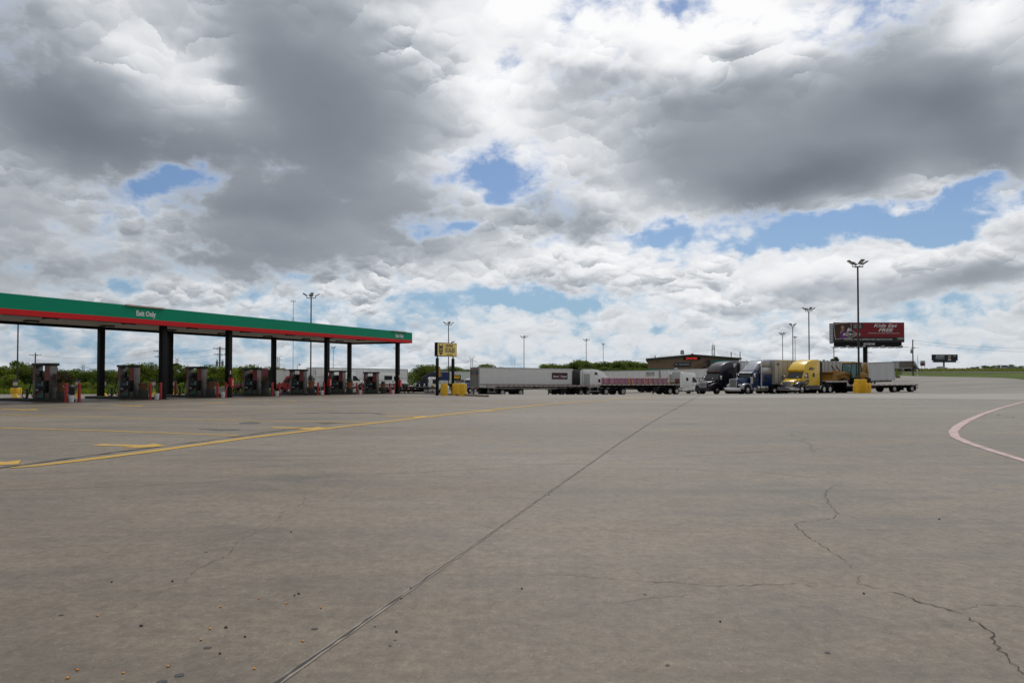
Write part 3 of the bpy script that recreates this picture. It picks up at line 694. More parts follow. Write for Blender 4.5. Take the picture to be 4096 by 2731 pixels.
PL = ['stainless fuel pump nearest the camera, beside the dark bin', 'stainless fuel pump just left of the first front column', 'stainless fuel pump with a bare barrel beside it, before the utility pole', 'fuel pump in front of the dark red sleeper truck', 'fuel pump in front of the bright red truck cab', 'fuel pump between the front column and the plain white van', 'farthest fuel pump, before the white van with a black window']
ISL = mat('island_kerb', (.035, .034, .032), .8, var=.3, dirt=.2)
bollard0 = bucket0 = sq0 = None
ORD = ['first', 'second', 'third', 'fourth', 'fifth', 'sixth', 'seventh']
for k in range(7):
    s = sk(k); p = cw(s, 2.3); zg = gz(p.x, p.y)
    mb = MB(); mb.bx(-.45, .45, -2.0, 3.6, -.1, .15, ISL); isl = mb.build('pump_island', bevel=.03, loc=(p.x, p.y, zg), rot=(0, 0, CAN_RZ))
    tag(isl, f'dark raised concrete island under the {ORD[k]} fuel pump from the left', 'island', 'pump islands')
    if pump0 is None: pump0 = make_pump(); pm = pump0; pm['group'] = 'fuel pumps under the canopy'
    else: pm = dup(pump0)
    pm.location = (p.x, p.y, zg + .15); pm['label'] = PL[k]
    for j, dx in enumerate((-.37, .37)):
        q = cw(s + dx, -.12); zq = gz(q.x, q.y)
        if bollard0 is None:
            mb = MB(); mb.lathe([(.081, 0), (.081, 1.0), (.07, 1.045), (.04, 1.07), (.01, 1.08)], REDP, n=16); b = bollard0 = mb.build('red_bollard', smooth=True)
            tag(b, cat='bollard', group='red bollards guarding the islands')
        else: b = dup(bollard0)
        b.location = (q.x, q.y, zq - .01)
        b['label'] = f'{"left" if j == 0 else "right"} red bollard at the near end of the {ORD[k]} pump island from the left'
    if k in (0, 2):
        q = cw(s + .35, 4.8 if k else .9); b = dup(bollard0, (q.x, q.y, gz(q.x, q.y))); b['label'] = f'red bollard half hidden behind the {ORD[k]} pump island from the left'
    q = cw(s - .02 + (.03 if k else -.12), -.22); zq = gz(q.x, q.y)
    if bucket0 is None:
        bk = bucket0 = thing('white_bucket', 'x', 'bucket', group='white squeegee buckets')
        mb = MB(); mb.lathe([(.12, 0), (.125, .01), (.155, .36), (.15, .37), (.14, .35), (.12, .30)], WHT, n=18); mb.build('pail', bk, smooth=True)
        mb = MB(); mb.lathe([(.150, .27), (.163, .275), (.163, .29), (.152, .295)], WHT, n=18); mb.lathe([(.156, .345), (.168, .35), (.168, .372), (.156, .375)], WHT, n=18); mb.build('rim', bk)
        mb = MB(); mb.tube([(-.165, 0, .33), (-.14, -.08, .22), (-.06, -.15, .15), (.06, -.15, .15), (.14, -.08, .22), (.165, 0, .33)], .006, GREY, 5); mb.build('bail_handle', bk)
        sq = sq0 = thing('squeegee', 'x', 'squeegee', group='squeegees standing in buckets')
        mb = MB(); mb.tube([(0, 0, .05), (-.30, .35, .92)], .014, mat('pale_handle', (.42, .42, .40), .5), 6); mb.build('handle', sq)
        mb = MB(); mb.box((0, 0, .06), (.18, .05, .08), GREY); mb.build('sponge_head', sq)
    else: bk = dup(bucket0); sq = dup(sq0)
    bk.location = (q.x, q.y, zq); bk['label'] = f'white plastic bucket between the bollards of the {ORD[k]} pump island from the left'
    sq.location = (q.x, q.y, zq + .02); sq.rotation_euler = (0, 0, [0.9, .3, -2.6, 1.0, .3, .25, .35][k]); sq['label'] = f'pale squeegee pole leaning in the bucket at the {ORD[k]} pump island from the left'
    # planter on the island
    q = cw(s, [.75, 1.0, .95, .95, .9, .95, .9][k]); zq = gz(q.x, q.y) + .15
    pl = thing('planter', ['dark planter with a wide dry bush beside the nearest pump', 'brown barrel planter with no plant showing', 'wooden barrel planter with a dark low plant', 'dark planter with a small round bush by the red truck', 'terracotta planter with a ragged spreading shrub', 'terracotta planter with a round bush before the plain white van', 'small terracotta planter with a low plant beside the farthest pump'][k], 'planter', (q.x, q.y, zq), group='planters on the pump islands')
    mb = MB(); mb.lathe([(.31, 0), (.32, .42), (.30, .45)], DPOT, n=18); mb.build('stand', pl, smooth=True)
    m = [BAR, BAR, BAR, DPOT, POTB, POTB, POTB][k]; h = [.45, .42, .5, .5, .5, .5, .36][k]; rr = [.30, .27, .28, .30, .27, .29, .25][k]
    mb = MB(); mb.lathe([(rr * .78, .45), (rr * .98, .45 + h * .78), (rr * 1.1, .45 + h * .8), (rr * 1.1, .45 + h), (rr * .9, .45 + h), (rr * .85, .40 + h)], m, n=18); mb.build('pot', pl)
    if k != 1:
        mb = MB(); r = [.62, 0, .25, .36, .42, .34, .22][k]; c = .45 + h
        if k == 0:
            leaf_ball(mb, (-.1, .15, c + .35), .55, LEAFR, 420, .06, .55, 1); leaf_ball(mb, (-.25, .55, c + .05), .38, LEAFD, 260, .06, 1.0, 2)
        elif k == 4:
            leaf_ball(mb, (0, 0, c + .18), .36, LEAFR, 300, .05, .7, 3); leaf_ball(mb, (-.15, .25, c + .36), .22, LEAFD, 160, .05, 1.2, 4)
        else: leaf_ball(mb, (0, 0, c + r * .5), r, LEAFD, 320, .05, .85, 5 + k)
        mb.tube([(0, 0, c - .1), (0, 0, c + r * .5)], .02, BAR, 5); mb.build('foliage', pl, fix=False)
# trash can
p = gp(283, 46.0); t = thing('trash_can', 'dark grey round trash can with a domed lid behind the bollards', 'trash can', p, 1.1)
mb = MB(); mb.lathe([(.23, 0), (.24, .02), (.29, .62), (.285, .64)], GREY, n=20); mb.build('can', t, smooth=True)
mb = MB(); mb.lathe([(.30, .62), (.32, .64), (.32, .68), (.27, .80), (.17, .89), (.03, .92)], GREY, n=20); mb.box((.22, 0, .76), (.12, .26, .12), BLK, ry=R(-35)); mb.build('domed_lid', t, smooth=True)
mb = MB(); mb.ball((.30, .04, .58), .06, WHT, 8, 5, (.6, 1.3, .7)); mb.build('bag_edge', t, smooth=True)
# signs on yellow stands
SGN = mat('blue_sign', (.03, .06, .22), .5); PALE = mat('pale_sign', (.62, .60, .50), .6, var=.1); SYL = mat('sign_yellow', (.70, .52, .09), .6); SORG = mat('sign_orange', (.55, .26, .18), .6)
stand0 = None
SL = ['sign on a yellow pyramid stand in front of the left light pole', 'sign on a yellow stand mostly hidden behind two red bollards', 'sign on a yellow stand right of the first far column', 'sign on a yellow stand behind a white bucket', 'sign on a yellow stand left of the third pump', 'sign on a yellow stand half hidden behind the barrel planter']
for i, (px, d) in enumerate([(63, 49), (311, 51), (418, 54), (616, 57), (700, 59), (853, 61)]):
    p = gp(px, d)
    if stand0 is None:
        st = stand0 = thing('sign_stand', 'x', 'sign', group='signs on yellow pyramid stands')
        mb = MB(); mb.box((0, 0, .14), (.44, .44, .26), YELP, taper=(.28, .28)); mb.box((0, 0, .01), (.46, .46, .02), YELP); mb.build('pyramid_base', st)
        mb = MB(); mb.cyl((0, 0, .26), (0, 0, .70), .022, YELP, 8); mb.build('post', st)
        mb = MB(); mb.box((0, 0, .98), (.31, .03, .58), GREY); mb.build('panel', st, bevel=.012)
        for z, h, m in ((1.20, .10, SGN), (1.11, .07, SORG), (.99, .16, PALE), (.90, .09, SYL), (.80, .11, mat('sign_blue', (.04, .10, .34), .5))):
            mb = MB(); mb.box((0, -.019, z), (.27, .008, h), m); mb.build('printed_band', st)
    else: st = dup(stand0)
    st.location = p; st.rotation_euler = (0, 0, -math.atan2(p.x, p.y) * .6); st['label'] = SL[i]
# extinguisher boxes and their signs on three front columns
ex0 = None
for s, nm in ((5.5, 'left'), (16.15, 'middle'), (26.9, 'right')):
    q = cw(s, 0); zg = gz(q.x, q.y)
    if ex0 is None:
        ex = ex0 = thing('fire_extinguisher_box', 'x', 'extinguisher box', rz=CAN_RZ, group='red extinguisher boxes on the columns')
        mb = MB(); mb.box((0, 0, 0), (.30, .24, .64), REDP); mb.build('cabinet', ex, bevel=.015)
        mb = MB(); mb.box((0, -.124, 0), (.25, .008, .58), RED); mb.box((.03, -.130, 0), (.06, .006, .42), WHT); mb.build('door', ex)
        sg = sg0 = thing('extinguisher_sign', 'x', 'sign', rz=CAN_RZ, group='extinguisher signs on the columns')
        mb = MB(); mb.box((0, 0, 0), (.15, .012, .30), REDP); mb.build('panel', sg); mb = MB(); mb.box((0, -.009, 0), (.07, .006, .24), WHT); mb.build('white_stripe', sg)
    else: ex = dup(ex0); sg = dup(sg0)
    w = q - PX * .30 - UX * .04; ex.location = (w.x, w.y, zg + 1.05); ex['label'] = f'red fire extinguisher box on the {dict(left="front column with the utility pole behind", middle="front column beside the sixth pump", right="last front column at the canopy end")[nm]}'
    w = q - PX * .18; sg.location = (w.x, w.y, zg + 1.75); sg['label'] = f'red and white strip above the extinguisher box on the {dict(left="front column by the utility pole", middle="front column beside the sixth pump", right="last front column")[nm]}'

# ------------------------------------------------------------------ flood-light poles
def make_light(h=13.5):
    t = thing('light_pole', 'x', 'light pole', group='tall floodlight poles')
    mb = MB(); mb.cyl((0, 0, -.2), (0, 0, h - .1), .105, POLE, 10, r2=.085); mb.build('pole', t, smooth=True)
    mb = MB(); mb.box((0, 0, h - .06), (1.25, .09, .09), POLE); mb.box((0, 0, h - .06), (.09, .8, .09), POLE); mb.build('cross_arm', t)
    for dx, dy, ang in ((1, 0, R(-32)), (-1, 0, R(180 + 32)), (0, 1, R(-25)), (0, -1, R(-25))):
        a = math.atan2(dy, dx); r0 = .60 if dx else .38
        mb = MB(); c = Vector((math.cos(a), math.sin(a), 0)); base = c * r0
        mb.cyl(base + Vector((0, 0, h - .06)), base + Vector((0, 0, h + .22)), .03, POLE, 6)
        k = base + Vector((0, 0, h + .24)); n = Vector((0, 0, 1)); d = (c * math.cos(R(32)) + n * math.sin(R(32))); up = (n * math.cos(R(32)) - c * math.sin(R(32))); sd_ = c.cross(n)
        P = [k + sd_ * (x * .20) + d * y + up * z for z in (-.05, .06) for x, y in ((-1, -.08), (1, -.08), (1, .60), (-1, .60))]
        mb.add(P, [(3, 2, 1, 0), (4, 5, 6, 7), (0, 1, 5, 4), (1, 2, 6, 5), (2, 3, 7, 6), (3, 0, 4, 7)], POLE)
        P = [k + sd_ * (x * .16) + d * y - up * .056 for x, y in ((-1, .02), (1, .02), (1, .55), (-1, .55))]
        mb.add(P, [(0, 1, 2, 3)], LENS); mb.build('floodlight', t)
    return t
lp0 = make_light()
LPL = [(3435, 1065.8, 8, 'tallest floodlight pole, standing in the yellow guarded base at the right'), (3237, 1245, 4, 'floodlight pole above the yellow truck'), (3172, 1305, 40, 'floodlight pole in the far lot with two lamps turned, above the rusty trailer'),
       (3131, 1339.3, 5, 'leftmost of the floodlight poles above the row of truck cabs'), (3181, 1352.5, 60, 'thin far floodlight pole just right of another one'), (2413, 1379.6, 80, 'floodlight pole above the white sleeper cab, lower of the two'),
       (2345, 1363.8, 8, 'floodlight pole above the black truck cab'), (2096, 1352.5, 12, 'floodlight pole above the long refrigerated trailer'), (1794, 1300, 20, 'floodlight pole behind the yellow scales sign'),
       (1243, 1191.6, 25, 'floodlight pole rising above the canopy roof'), (1333, 1393, 50, 'far floodlight pole seen under the canopy by the long white trailer'), (1583, 1396, 30, 'far floodlight pole half hidden by the last canopy column')]
def solve_d(px, ay, h):
    lo, hi_ = 30, 340
    for _ in range(50):
        d = (lo + hi_) / 2; zt = gp(px, d).z + h - EYE
        if zt - (HOR - ay) * d / FPX > 0: lo = d
        else: hi_ = d
    return d
for i, (px, ay, yaw, lab) in enumerate(LPL):
    lp = lp0 if i == 0 else dup(lp0); d = solve_d(px, ay, 13.44); lp.location = gp(px, d); lp.rotation_euler = (0, 0, R(yaw)); lp['label'] = lab
lp = dup(lp0, gp(70, 105), R(20)); lp['label'] = 'floodlight pole behind the left end of the canopy'
# guarded pole bases
def barrier(px, d, wid, h, bol, lab, blab):
    p = gp(px, d); mb = MB(); mb.bx(-wid / 2, wid / 2, -wid / 2, wid / 2, -.1, h, YELP); o = mb.build('pole_base', bevel=.06, loc=p, rot=(0, 0, R(3)), seg=3); tag(o, lab, 'pole base')
    for i, (dx, dd, hh) in enumerate(bol):
        q = gp(px + dx, d + dd); mb = MB(); mb.lathe([(.115, -.1), (.115, hh - .05), (.09, hh), (.02, hh + .02)], YELP, n=16)
        tag(mb.build('yellow_bollard', loc=q, smooth=True), blab[i], 'bollard', 'yellow bollards round the pole bases')
barrier(3441, 73, .93, 1.47, [(-25, -1.0, 1.02), (-16, -1.3, 1.06), (27.5, -.9, 1.06), (38, -1.1, 1.06)], 'square yellow base block of the tall right-hand light pole',
        ['outer yellow bollard left of the square base block', 'inner yellow bollard left of the square base block', 'inner yellow bollard right of the square base block', 'outer yellow bollard right of the square base block'])
barrier(64, 105, 1.0, .98, [(22, -1.5, .98)], 'yellow base block of the light pole at the far left', ['short yellow bollard beside the far left base block'])

# ------------------------------------------------------------------ scales sign, barrels, kerb
SYEL = mat('sign_face_yellow', (.95, .72, .20), .5, var=.04); SDK = mat('sign_charcoal', (.04, .045, .055), .5)
a_ = Vector((.57, .82, 0)).normalized(); p0 = gp(1749, 55.5); rz = math.atan2(a_.y, a_.x)
sg = thing('scales_sign', 'yellow CERTIFIED SCALES sign box on two tall black posts', 'sign', p0, rz)
for x in (0, 1.98): 
    q = p0 + a_ * x; mb = MB(); mb.box((x, 0, (gz(q.x, q.y) - p0.z + 3.0) / 2), (.19, .19, 3.0), BLK); mb.cyl((x, 0, 2.9), (x, 0, 3.3), .06, BLK, 8); mb.build('post', sg, bevel=.012)
zb, zt = 3.15, 4.27
mb = MB(); mb.bx(-.17, 2.30, -.15, .15, zb, zt, BLK); mb.build('box', sg, bevel=.015)
mb = MB(); mb.bx(-.13, 2.26, -.162, -.145, zb + .05, zt - .05, SYEL); mb.build('face', sg)
ry = (R(90), 0, 0)
text('lettering', 'CERTIFIED', .27, SDK, sg, (1.30, -.168, zt - .25), ry, bold=.02, sx=.78)
text('lettering', 'SCALES', .50, SDK, sg, (1.40, -.168, zb + .50), ry, bold=.025, sx=.74)
text('lettering', 'DO NOT ENTER', .13, SDK, sg, (1.36, -.168, zb + .15), ry, bold=.015, sx=.8)
mb = MB(); cxx, czz = .26, (zb + zt) / 2
o_ = [(-.26, .47), (-.16, .30), (.16, .30), (.26, .47), (.30, 0), (.26, -.25), (.12, -.42), (0, -.47), (-.12, -.42), (-.26, -.25), (-.30, 0)]
mb.plate([(cxx + x * .82, -.164, czz + z) for x, z in o_], .006, SDK); mb.build('emblem', sg)
text('lettering', 'CAT', .25, SYEL, sg, (cxx, -.174, czz + .0), ry, bold=.02, sx=.8); text('lettering', 'SCALE', .11, SYEL, sg, (cxx, -.174, czz - .22), ry, bold=.02, sx=.8)
mb = MB(); mb.tube([(1.75, 0, zt), (1.9, 0, zt + .10), (2.15, 0, zt + .14)], .05, GREY); mb.build('sign_lamp', sg)
q = p0 + a_ * 1.98; b2 = thing('scale_intercom', 'small black and yellow box fixed to the right sign post', 'sign', (q.x + .36, q.y - .1, gz(q.x, q.y) + 1.45), R(8))
mb = MB(); mb.box((0, 0, 0), (.58, .26, .46), BLK); mb.build('housing', b2, bevel=.02)
mb = MB(); mb.box((-.03, -.136, .06), (.46, .012, .28), mat('label_yellow', (.66, .42, .02), .5)); mb.build('label_plate', b2)
text('lettering', 'CAT SCALE', .075, SDK, b2, (-.03, -.146, .15), ry, bold=.02); text('lettering', 'WEIGH HERE', .05, SDK, b2, (-.0, -.146, .04), ry)
mb = MB(); mb.box((0, -.136, -.15), (.18, .012, .1), GREY); mb.build('speaker_grille', b2)
p = q + Vector((-.05, -.13, 0)); mb = MB(); mb.box((0, 0, 0), (.05, .14, .85), mat('orange_reflector', (.55, .28, .04), .5)); tag(mb.build('height_marker', loc=(p0.x + .16, p0.y - .05, p0.z + 1.9), rot=(0, 0, rz)), 'orange strip on the left sign post', 'marker')
for i, (px, d, lab) in enumerate([(1777, 55.2, 'fat yellow barrel bollard left of the right sign post'), (1825, 55.6, 'fat yellow barrel bollard right of the sign post, half hidden'), (1851, 53.6, 'fat yellow barrel bollard nearest the kerb end')]):
    r = .29 if i == 0 else .31; mb = MB(); mb.lathe([(r, -.05), (r, .90), (r - .012, .93), (r - .06, .935)], YELP, n=28); tag(mb.build('barrel_bollard', loc=gp(px, d, .02), smooth=True), lab, 'bollard', 'fat yellow barrels by the scales sign')
KRB = mat('kerb_concrete', (.17, .145, .118), .85, var=.25, dirt=.3, scale=4)
K = [gp(1590, 71.0), gp(1680, 66), gp(1790, 57.5), gp(1900, 51.5), gp(1950, 49.6)]
Q = resample(K, 1.5); vs = []; fs = []
for i, qq in enumerate(Q):
    d = (Q[min(i + 1, len(Q) - 1)] - Q[max(i - 1, 0)]); d.z = 0; d.normalize(); n = Vector((-d.y, d.x, 0)); zz = gz(qq.x, qq.y)
    for w, h in ((-.10, -.05), (-.08, .13), (.10, .14), (.12, -.05)): vs.append((qq.x + n.x * w, qq.y + n.y * w, zz + h))
for i in range(len(Q) - 1): fs += [(4 * i + j, 4 * i + j + 1, 4 * i + j + 5, 4 * i + j + 4) for j in range(3)]
fs += [(0, 1, 2, 3), tuple(4 * (len(Q) - 1) + j for j in (3, 2, 1, 0))]
mb = MB(); mb.add(vs, fs, KRB); tag(mb.build('concrete_kerb'), 'low concrete kerb running from the canopy to the lot', 'kerb')
# ------------------------------------------------------------------ trucks and trailers
def paint(name, col, **k): return mat('paint_' + name, col, .30, var=.05, coat=k.get('coat', .4), dirt=k.get('dirt', .12), spec=.4)
CHROME = mat('chrome', (.62, .62, .63), .14, metal=1.0, var=.1)
ALU = mat('aluminium', (.50, .50, .50), .34, metal=.8, var=.15, dirt=.1)
TYRE = mat('tyre', (.010, .010, .011), .85, var=.3, scale=8, spec=.2)
FRAME = mat('chassis_black', (.009, .009, .010), .65, var=.3, dirt=.12, spec=.2)
AMBER = mat('amber_lens', (.62, .16, .02), .3); REDL = mat('red_lens', (.42, .02, .02), .3); HEADL = mat('headlamp', (.62, .64, .66), .12, var=.1, spec=.8)
VANW = mat('trailer_white', (.76, .76, .755), .42, var=.05, dirt=.07); VANG = mat('trailer_grey', (.40, .41, .42), .5, var=.07, dirt=.25); POST = mat('trailer_post', (.26, .25, .24), .5, var=.1)
REFL_W = mat('reflector_white', (.70, .70, .70), .4); REFL_R = mat('reflector_red', (.42, .03, .03), .4); DOORG = mat('dirty_door', (.13, .128, .125), .6, var=.25, dirt=.4)
RIMW = mat('wheel_disc', (.40, .40, .40), .4, metal=.5, var=.15, dirt=.2); RIMD = mat('wheel_hub_dark', (.07, .07, .07), .6, var=.3)
mat('deck_boards', (.24, .22, .19), .8, var=.3, dirt=.3)
WPROTO = {}
def wheel(parent, x, y, side, r=.51, w=.28, rim=None, dual=False, chrome=False):
    """side: +1 outer face towards +y"""
    key = (r, w, dual, chrome, side)
    if key not in WPROTO:
        W_ = w * (2.05 if dual else 1.0); mb = MB()
        pr = [(r * .55, 0), (r * .93, 0), (r, w * .16), (r, w * .84), (r * .93, w), (r * .55, w)]
        if dual: pr = [(r * .55, 0), (r * .93, 0), (r, w * .16), (r, w * .84), (r * .90, w * 1.02), (r, w * 1.2), (r, w * 1.9), (r * .93, W_), (r * .55, W_)]
        mb.lathe([(a, -b * side) for a, b in pr], TYRE, n=26, axis='Y'); o = mb.build('wheel', parent, smooth=True)
        mb = MB(); m = CHROME if chrome else RIMW
        if dual: mb.lathe([(r * .57, .012 * side), (r * .53, -.02 * side), (r * .47, -.13 * side)], m, n=20, axis='Y'); mb.lathe([(r * .47, -.125 * side), (r * .26, -.15 * side), (r * .24, -.02 * side), (r * .10, .0)], m if chrome else RIMD, n=16, axis='Y')
        else: mb.lathe([(r * .57, .012 * side), (r * .53, .005 * side), (r * .36, -.03 * side), (r * .25, .07 * side), (r * .10, .09 * side)], m, n=20, axis='Y')
        for k in range(8):
            t = 2 * math.pi * k / 8; mb.box((math.cos(t) * r * .40, .004 * side - (.13 * side if dual else 0), math.sin(t) * r * .40), (.07, .03, .07), BLK)
        mb.build('rim', o, smooth=True); WPROTO[key] = o
    else: o = dup(WPROTO[key], parent=parent)
    o.location = (x, y, r - .01); return o

def place(root, px, d, rz, ref=(0, 0), L=8.0, xr=0.0):
    """put local ground point ref under image column px at distance d and follow the ground slope along the vehicle"""
    p = gp(px, d); c, s = math.cos(rz), math.sin(rz)
    o = Vector((p.x - (ref[0] * c - ref[1] * s), p.y - (ref[0] * s + ref[1] * c), 0))
    place_at(root, o, rz, L, xr)
    return o
def place_at(root, o, rz, L=8.0, xr=0.0):
    c, s = math.cos(rz), math.sin(rz)
    f = o + Vector((c, s, 0)) * xr; b = o + Vector((c, s, 0)) * (xr - L)
    zf, zb = gz(f.x, f.y), gz(b.x, b.y); sl = (zf - zb) / L
    root.location = (o.x, o.y, zf - sl * xr + .012); root.rotation_euler = (0, -math.atan(sl), rz)

def glass(name, t, pts, thick=.02):
    mb = MB(); mb.plate(pts, thick, GLS); return mb.build(name, t)
def tractor(label, col, style='aero', group=None, lower=None, grille='slats', chrome_bumper=False, roof='high', stacks=False, fair=None, rim_chrome=True, hood_m=None):
    """origin under the front bumper, nose towards +x"""
    t = thing('semi_tractor', label, 'truck', group=group)
    low = lower or col
    mb = MB(); mb.bx(-8.1, -.5, -.44, .44, .62, .98, FRAME); mb.bx(-6.2, -5.5, -.5, .5, .98, 1.14, FRAME); mb.bx(-2.2, -.6, -.7, .7, .4, 1.1, FRAME); mb.box((-6.1, 0, 1.2), (1.3, .9, .10), FRAME); mb.bx(-5.6, -1.9, -1.0, 1.0, .42, .80, FRAME); mb.build('chassis', t)
    classic = style == 'classic'
    xa = -1.25
    if not classic:
        mb = MB(); mb.prof([(-.06, .80, .62), (-.05, 1.32, .66), (-.22, 1.46, .70), (-1.60, 1.76, .98), (-1.66, .80, 1.0)], hood_m or col); mb.build('hood', t, bevel=.07)
        for sy in (-1, 1):
            P = [(-.20, .62), (-.14, 1.02), (-.42, 1.26), (-.95, 1.40), (-1.72, 1.44), (-1.72, .62), (-1.86, .62)]
            arc = [(xa + .64 * math.cos(a), .50 + .64 * math.sin(a)) for a in [R(15), R(50), R(90), R(130), R(165)]]
            mb = MB(); mb.prof([(-.16, .60), (-.10, 1.04), (-.40, 1.28), (-1.0, 1.42), (-1.75, 1.46), (-1.86, .60)] + arc[::-1], low, hw=.25, yc=sy * .97); mb.build('fender', t, bevel=.03)
            mb = MB(); mb.plate([(-.13, sy * .66, .90), (-.13, sy * .70, 1.10), (-.34, sy * 1.16, 1.22), (-.30, sy * 1.16, .98)] if sy > 0 else [(-.30, sy * 1.16, .98), (-.34, sy * 1.16, 1.22), (-.13, sy * .70, 1.10), (-.13, sy * .66, .90)], .05, HEADL); mb.build('headlight', t)
        gx, gw, g0, g1 = -.03, .54, .80, 1.40
        mb = MB(); bm_ = CHROME if chrome_bumper else low
        mb.prof([(.02, .36), (.05, .50), (.04, .74), (-.30, .76), (-.34, .38)], bm_, hw=1.02)
        for sy in (-1, 1): mb.prof([(-.05, .38), (-.03, .74), (-.62, .74), (-.62, .42)], bm_, hw=.11, yc=sy * 1.10)
        mb.box((.05, 0, .56), (.03, .8, .13), BLK); mb.build('bumper', t)
        wx0, wx1, wz0, wz1, wy0, wy1 = -1.52, -2.02, 1.74, 2.52, 1.06, .98
        cabx, slx = -1.50, {'day': -3.25, 'high': -5.25, 'flat': -4.9, 'round': -5.25}[roof]
        back = slx
        C_ = [(-1.48, .66, 1.12), (-1.50, 1.74, 1.14), (-2.02, 2.55, 1.06)]
        if roof == 'high': C_ += [(-1.84, 2.64, 1.04), (-1.90, 2.82, 1.03), (-2.35, 3.36, .92), (-2.95, 3.74, .92), (-3.8, 3.96, .98), (-4.9, 4.03, 1.10), (back, 3.99, 1.13)]
        elif roof == 'round': C_ += [(-1.90, 2.62, 1.0), (-2.15, 2.88, .92), (-2.75, 3.34, .92), (-3.4, 3.66, .97), (-4.2, 3.86, 1.04), (back, 3.90, 1.12)]
        elif roof == 'flat': C_ += [(-1.85, 2.66, 1.04), (-2.0, 2.90, 1.0), (-2.35, 3.10, 1.04), (back + .2, 3.20, 1.10), (back, 3.05, 1.12)]
        else: C_ += [(-1.9, 2.64, 1.0), (-2.15, 2.74, 1.02), (back + .15, 2.78, 1.04), (back, 2.62, 1.08)]
        C_ += [(back, .98, 1.14), (-3.0, .90, 1.14), (-2.9, .66, 1.14)]
        mb = MB(); mb.prof(C_, col); mb.build('cab', t, bevel=.07)
        if roof in ('high', 'round', 'flat'):
            for sy in (-1, 1):
                mb = MB(); mb.plate([(back - .01, sy * 1.14, 1.0), (back - .42, sy * 1.16, 1.0), (back - .42, sy * 1.15, 3.6), (back - .01, sy * 1.13, 3.95 if roof != 'flat' else 3.0)], .03, BLK if roof == 'high' else col)
                mb.build('side_extender', t)
            mb = MB(); mb.box((back - .03, 0, 2.2), (.03, 1.6, 2.0), VANG); mb.build('back_panel', t)
            for sy in (-1, 1):
                glass('sleeper_window', t, [(-3.65, sy * 1.155, 1.95), (-3.65, sy * 1.15, 2.42), (-4.05, sy * 1.15, 2.42), (-4.05, sy * 1.155, 1.95)])
                if roof != 'flat': glass('upper_window', t, [(-4.05, sy * 1.03, 2.95), (-4.25, sy * 1.03, 3.45), (-4.75, sy * 1.08, 3.45), (-4.75, sy * 1.08, 2.95)], .05)
        else: glass('rear_window', t, [(back - .01, -.6, 1.9), (back - .01, .6, 1.9), (back - .01, .6, 2.45), (back - .01, -.6, 2.45)])
        for sy in (-1, 1):
            mb = MB(); mb.prof([(-2.0, .50), (-2.0, .95), (back, .95), (back, .50)], low, hw=.06, yc=sy * 1.10); mb.box((-2.35, sy * 1.13, .52), (.7, .1, .05), ALU); mb.build('side_skirt', t)
            mb = MB(); mb.box((back - .45, sy * .86, .68), (.75, .48, .46), ALU); mb.build('step_box', t, bevel=.03)
    else:
        mb = MB(); mb.prof([(-.10, .70, .50), (-.10, 1.70, .50), (-.22, 1.78, .52), (-2.25, 1.90, .78), (-2.25, .85, .80)], hood_m or col); mb.build('hood', t, bevel=.06)
        for sy in (-1, 1):
            arc = [(xa + .66 * math.cos(a), .50 + .66 * math.sin(a)) for a in [R(0), R(30), R(60), R(90), R(120), R(150), R(180)]]
            out = [(-.25, .60), (-.30, .98), (-.62, 1.20), (-1.25, 1.28), (-1.8, 1.18), (-2.06, .86), (-2.10, .50)]
            mb = MB(); mb.prof(out + arc[::-1], fair or col, hw=.28, yc=sy * .88); mb.build('fender', t, bevel=.04)
            mb = MB(); mb.cyl((-.42, sy * .74, 1.05), (-.16, sy * .74, 1.05), .13, CHROME, 14); mb.cyl((-.16, sy * .74, 1.05), (-.145, sy * .74, 1.05), .115, HEADL, 14); mb.build('headlight', t)
            mb = MB(); mb.cyl((-2.05, sy * 1.02, 1.20), (-2.05, sy * 1.02, 2.0), .19, CHROME, 16); mb.build('air_cleaner', t, smooth=True)
            mb = MB(); mb.cyl((-3.72, sy * 1.10, .9), (-3.72, sy * 1.10, 2.3), .12, ALU, 12); mb.tube([(-3.72, sy * 1.10, 2.3), (-3.72, sy * 1.10, 3.85), (-3.80, sy * 1.10, 4.0), (-3.95, sy * 1.10, 4.06)], .075, CHROME, 10); mb.build('exhaust_stack', t, smooth=True)
            mb = MB(); mb.cyl((-3.0, sy * .92, .64), (-4.9, sy * .92, .64), .34, ALU, 20); mb.cyl((-3.4, sy * .92, .64), (-3.5, sy * .92, .64), .35, FRAME, 20); mb.cyl((-4.4, sy * .92, .64), (-4.5, sy * .92, .64), .35, FRAME, 20); mb.build('fuel_tank', t, smooth=True)
            mb = MB(); mb.box((-2.6, sy * .95, .55), (.6, .45, .40), ALU); mb.build('battery_step', t, bevel=.02)
        gx, gw, g0, g1 = -.07, .53, .74, 1.74
        mb = MB(); mb.prof([(.16, .34), (.19, .5), (.16, .72), (.06, .72), (.06, .34)], CHROME, hw=1.2); mb.box((.185, .1, .54), (.012, .32, .16), WHT); mb.build('bumper', t, bevel=.02)
        back = -5.7
        mb = MB(); mb.prof([(-2.2, .80, .98), (-2.2, 1.88, .98), (-2.45, 2.56, .92), (-2.6, 2.70, .90), (-3.55, 2.74, .92), (-3.62, .80, .99)], col); mb.build('cab', t, bevel=.06)
        mb = MB(); mb.prof([(-2.12, 2.42, .94), (-2.42, 2.62, .92), (-2.55, 2.68, .90), (-2.5, 2.56, .92)], fair or CHROME); mb.build('sun_visor', t)
        mb = MB(); mb.prof([(-3.68, .86, 1.10), (-3.68, 2.36, 1.10), (back, 2.36, 1.12), (back, .86, 1.12)], col); mb.build('sleeper', t, bevel=.05)
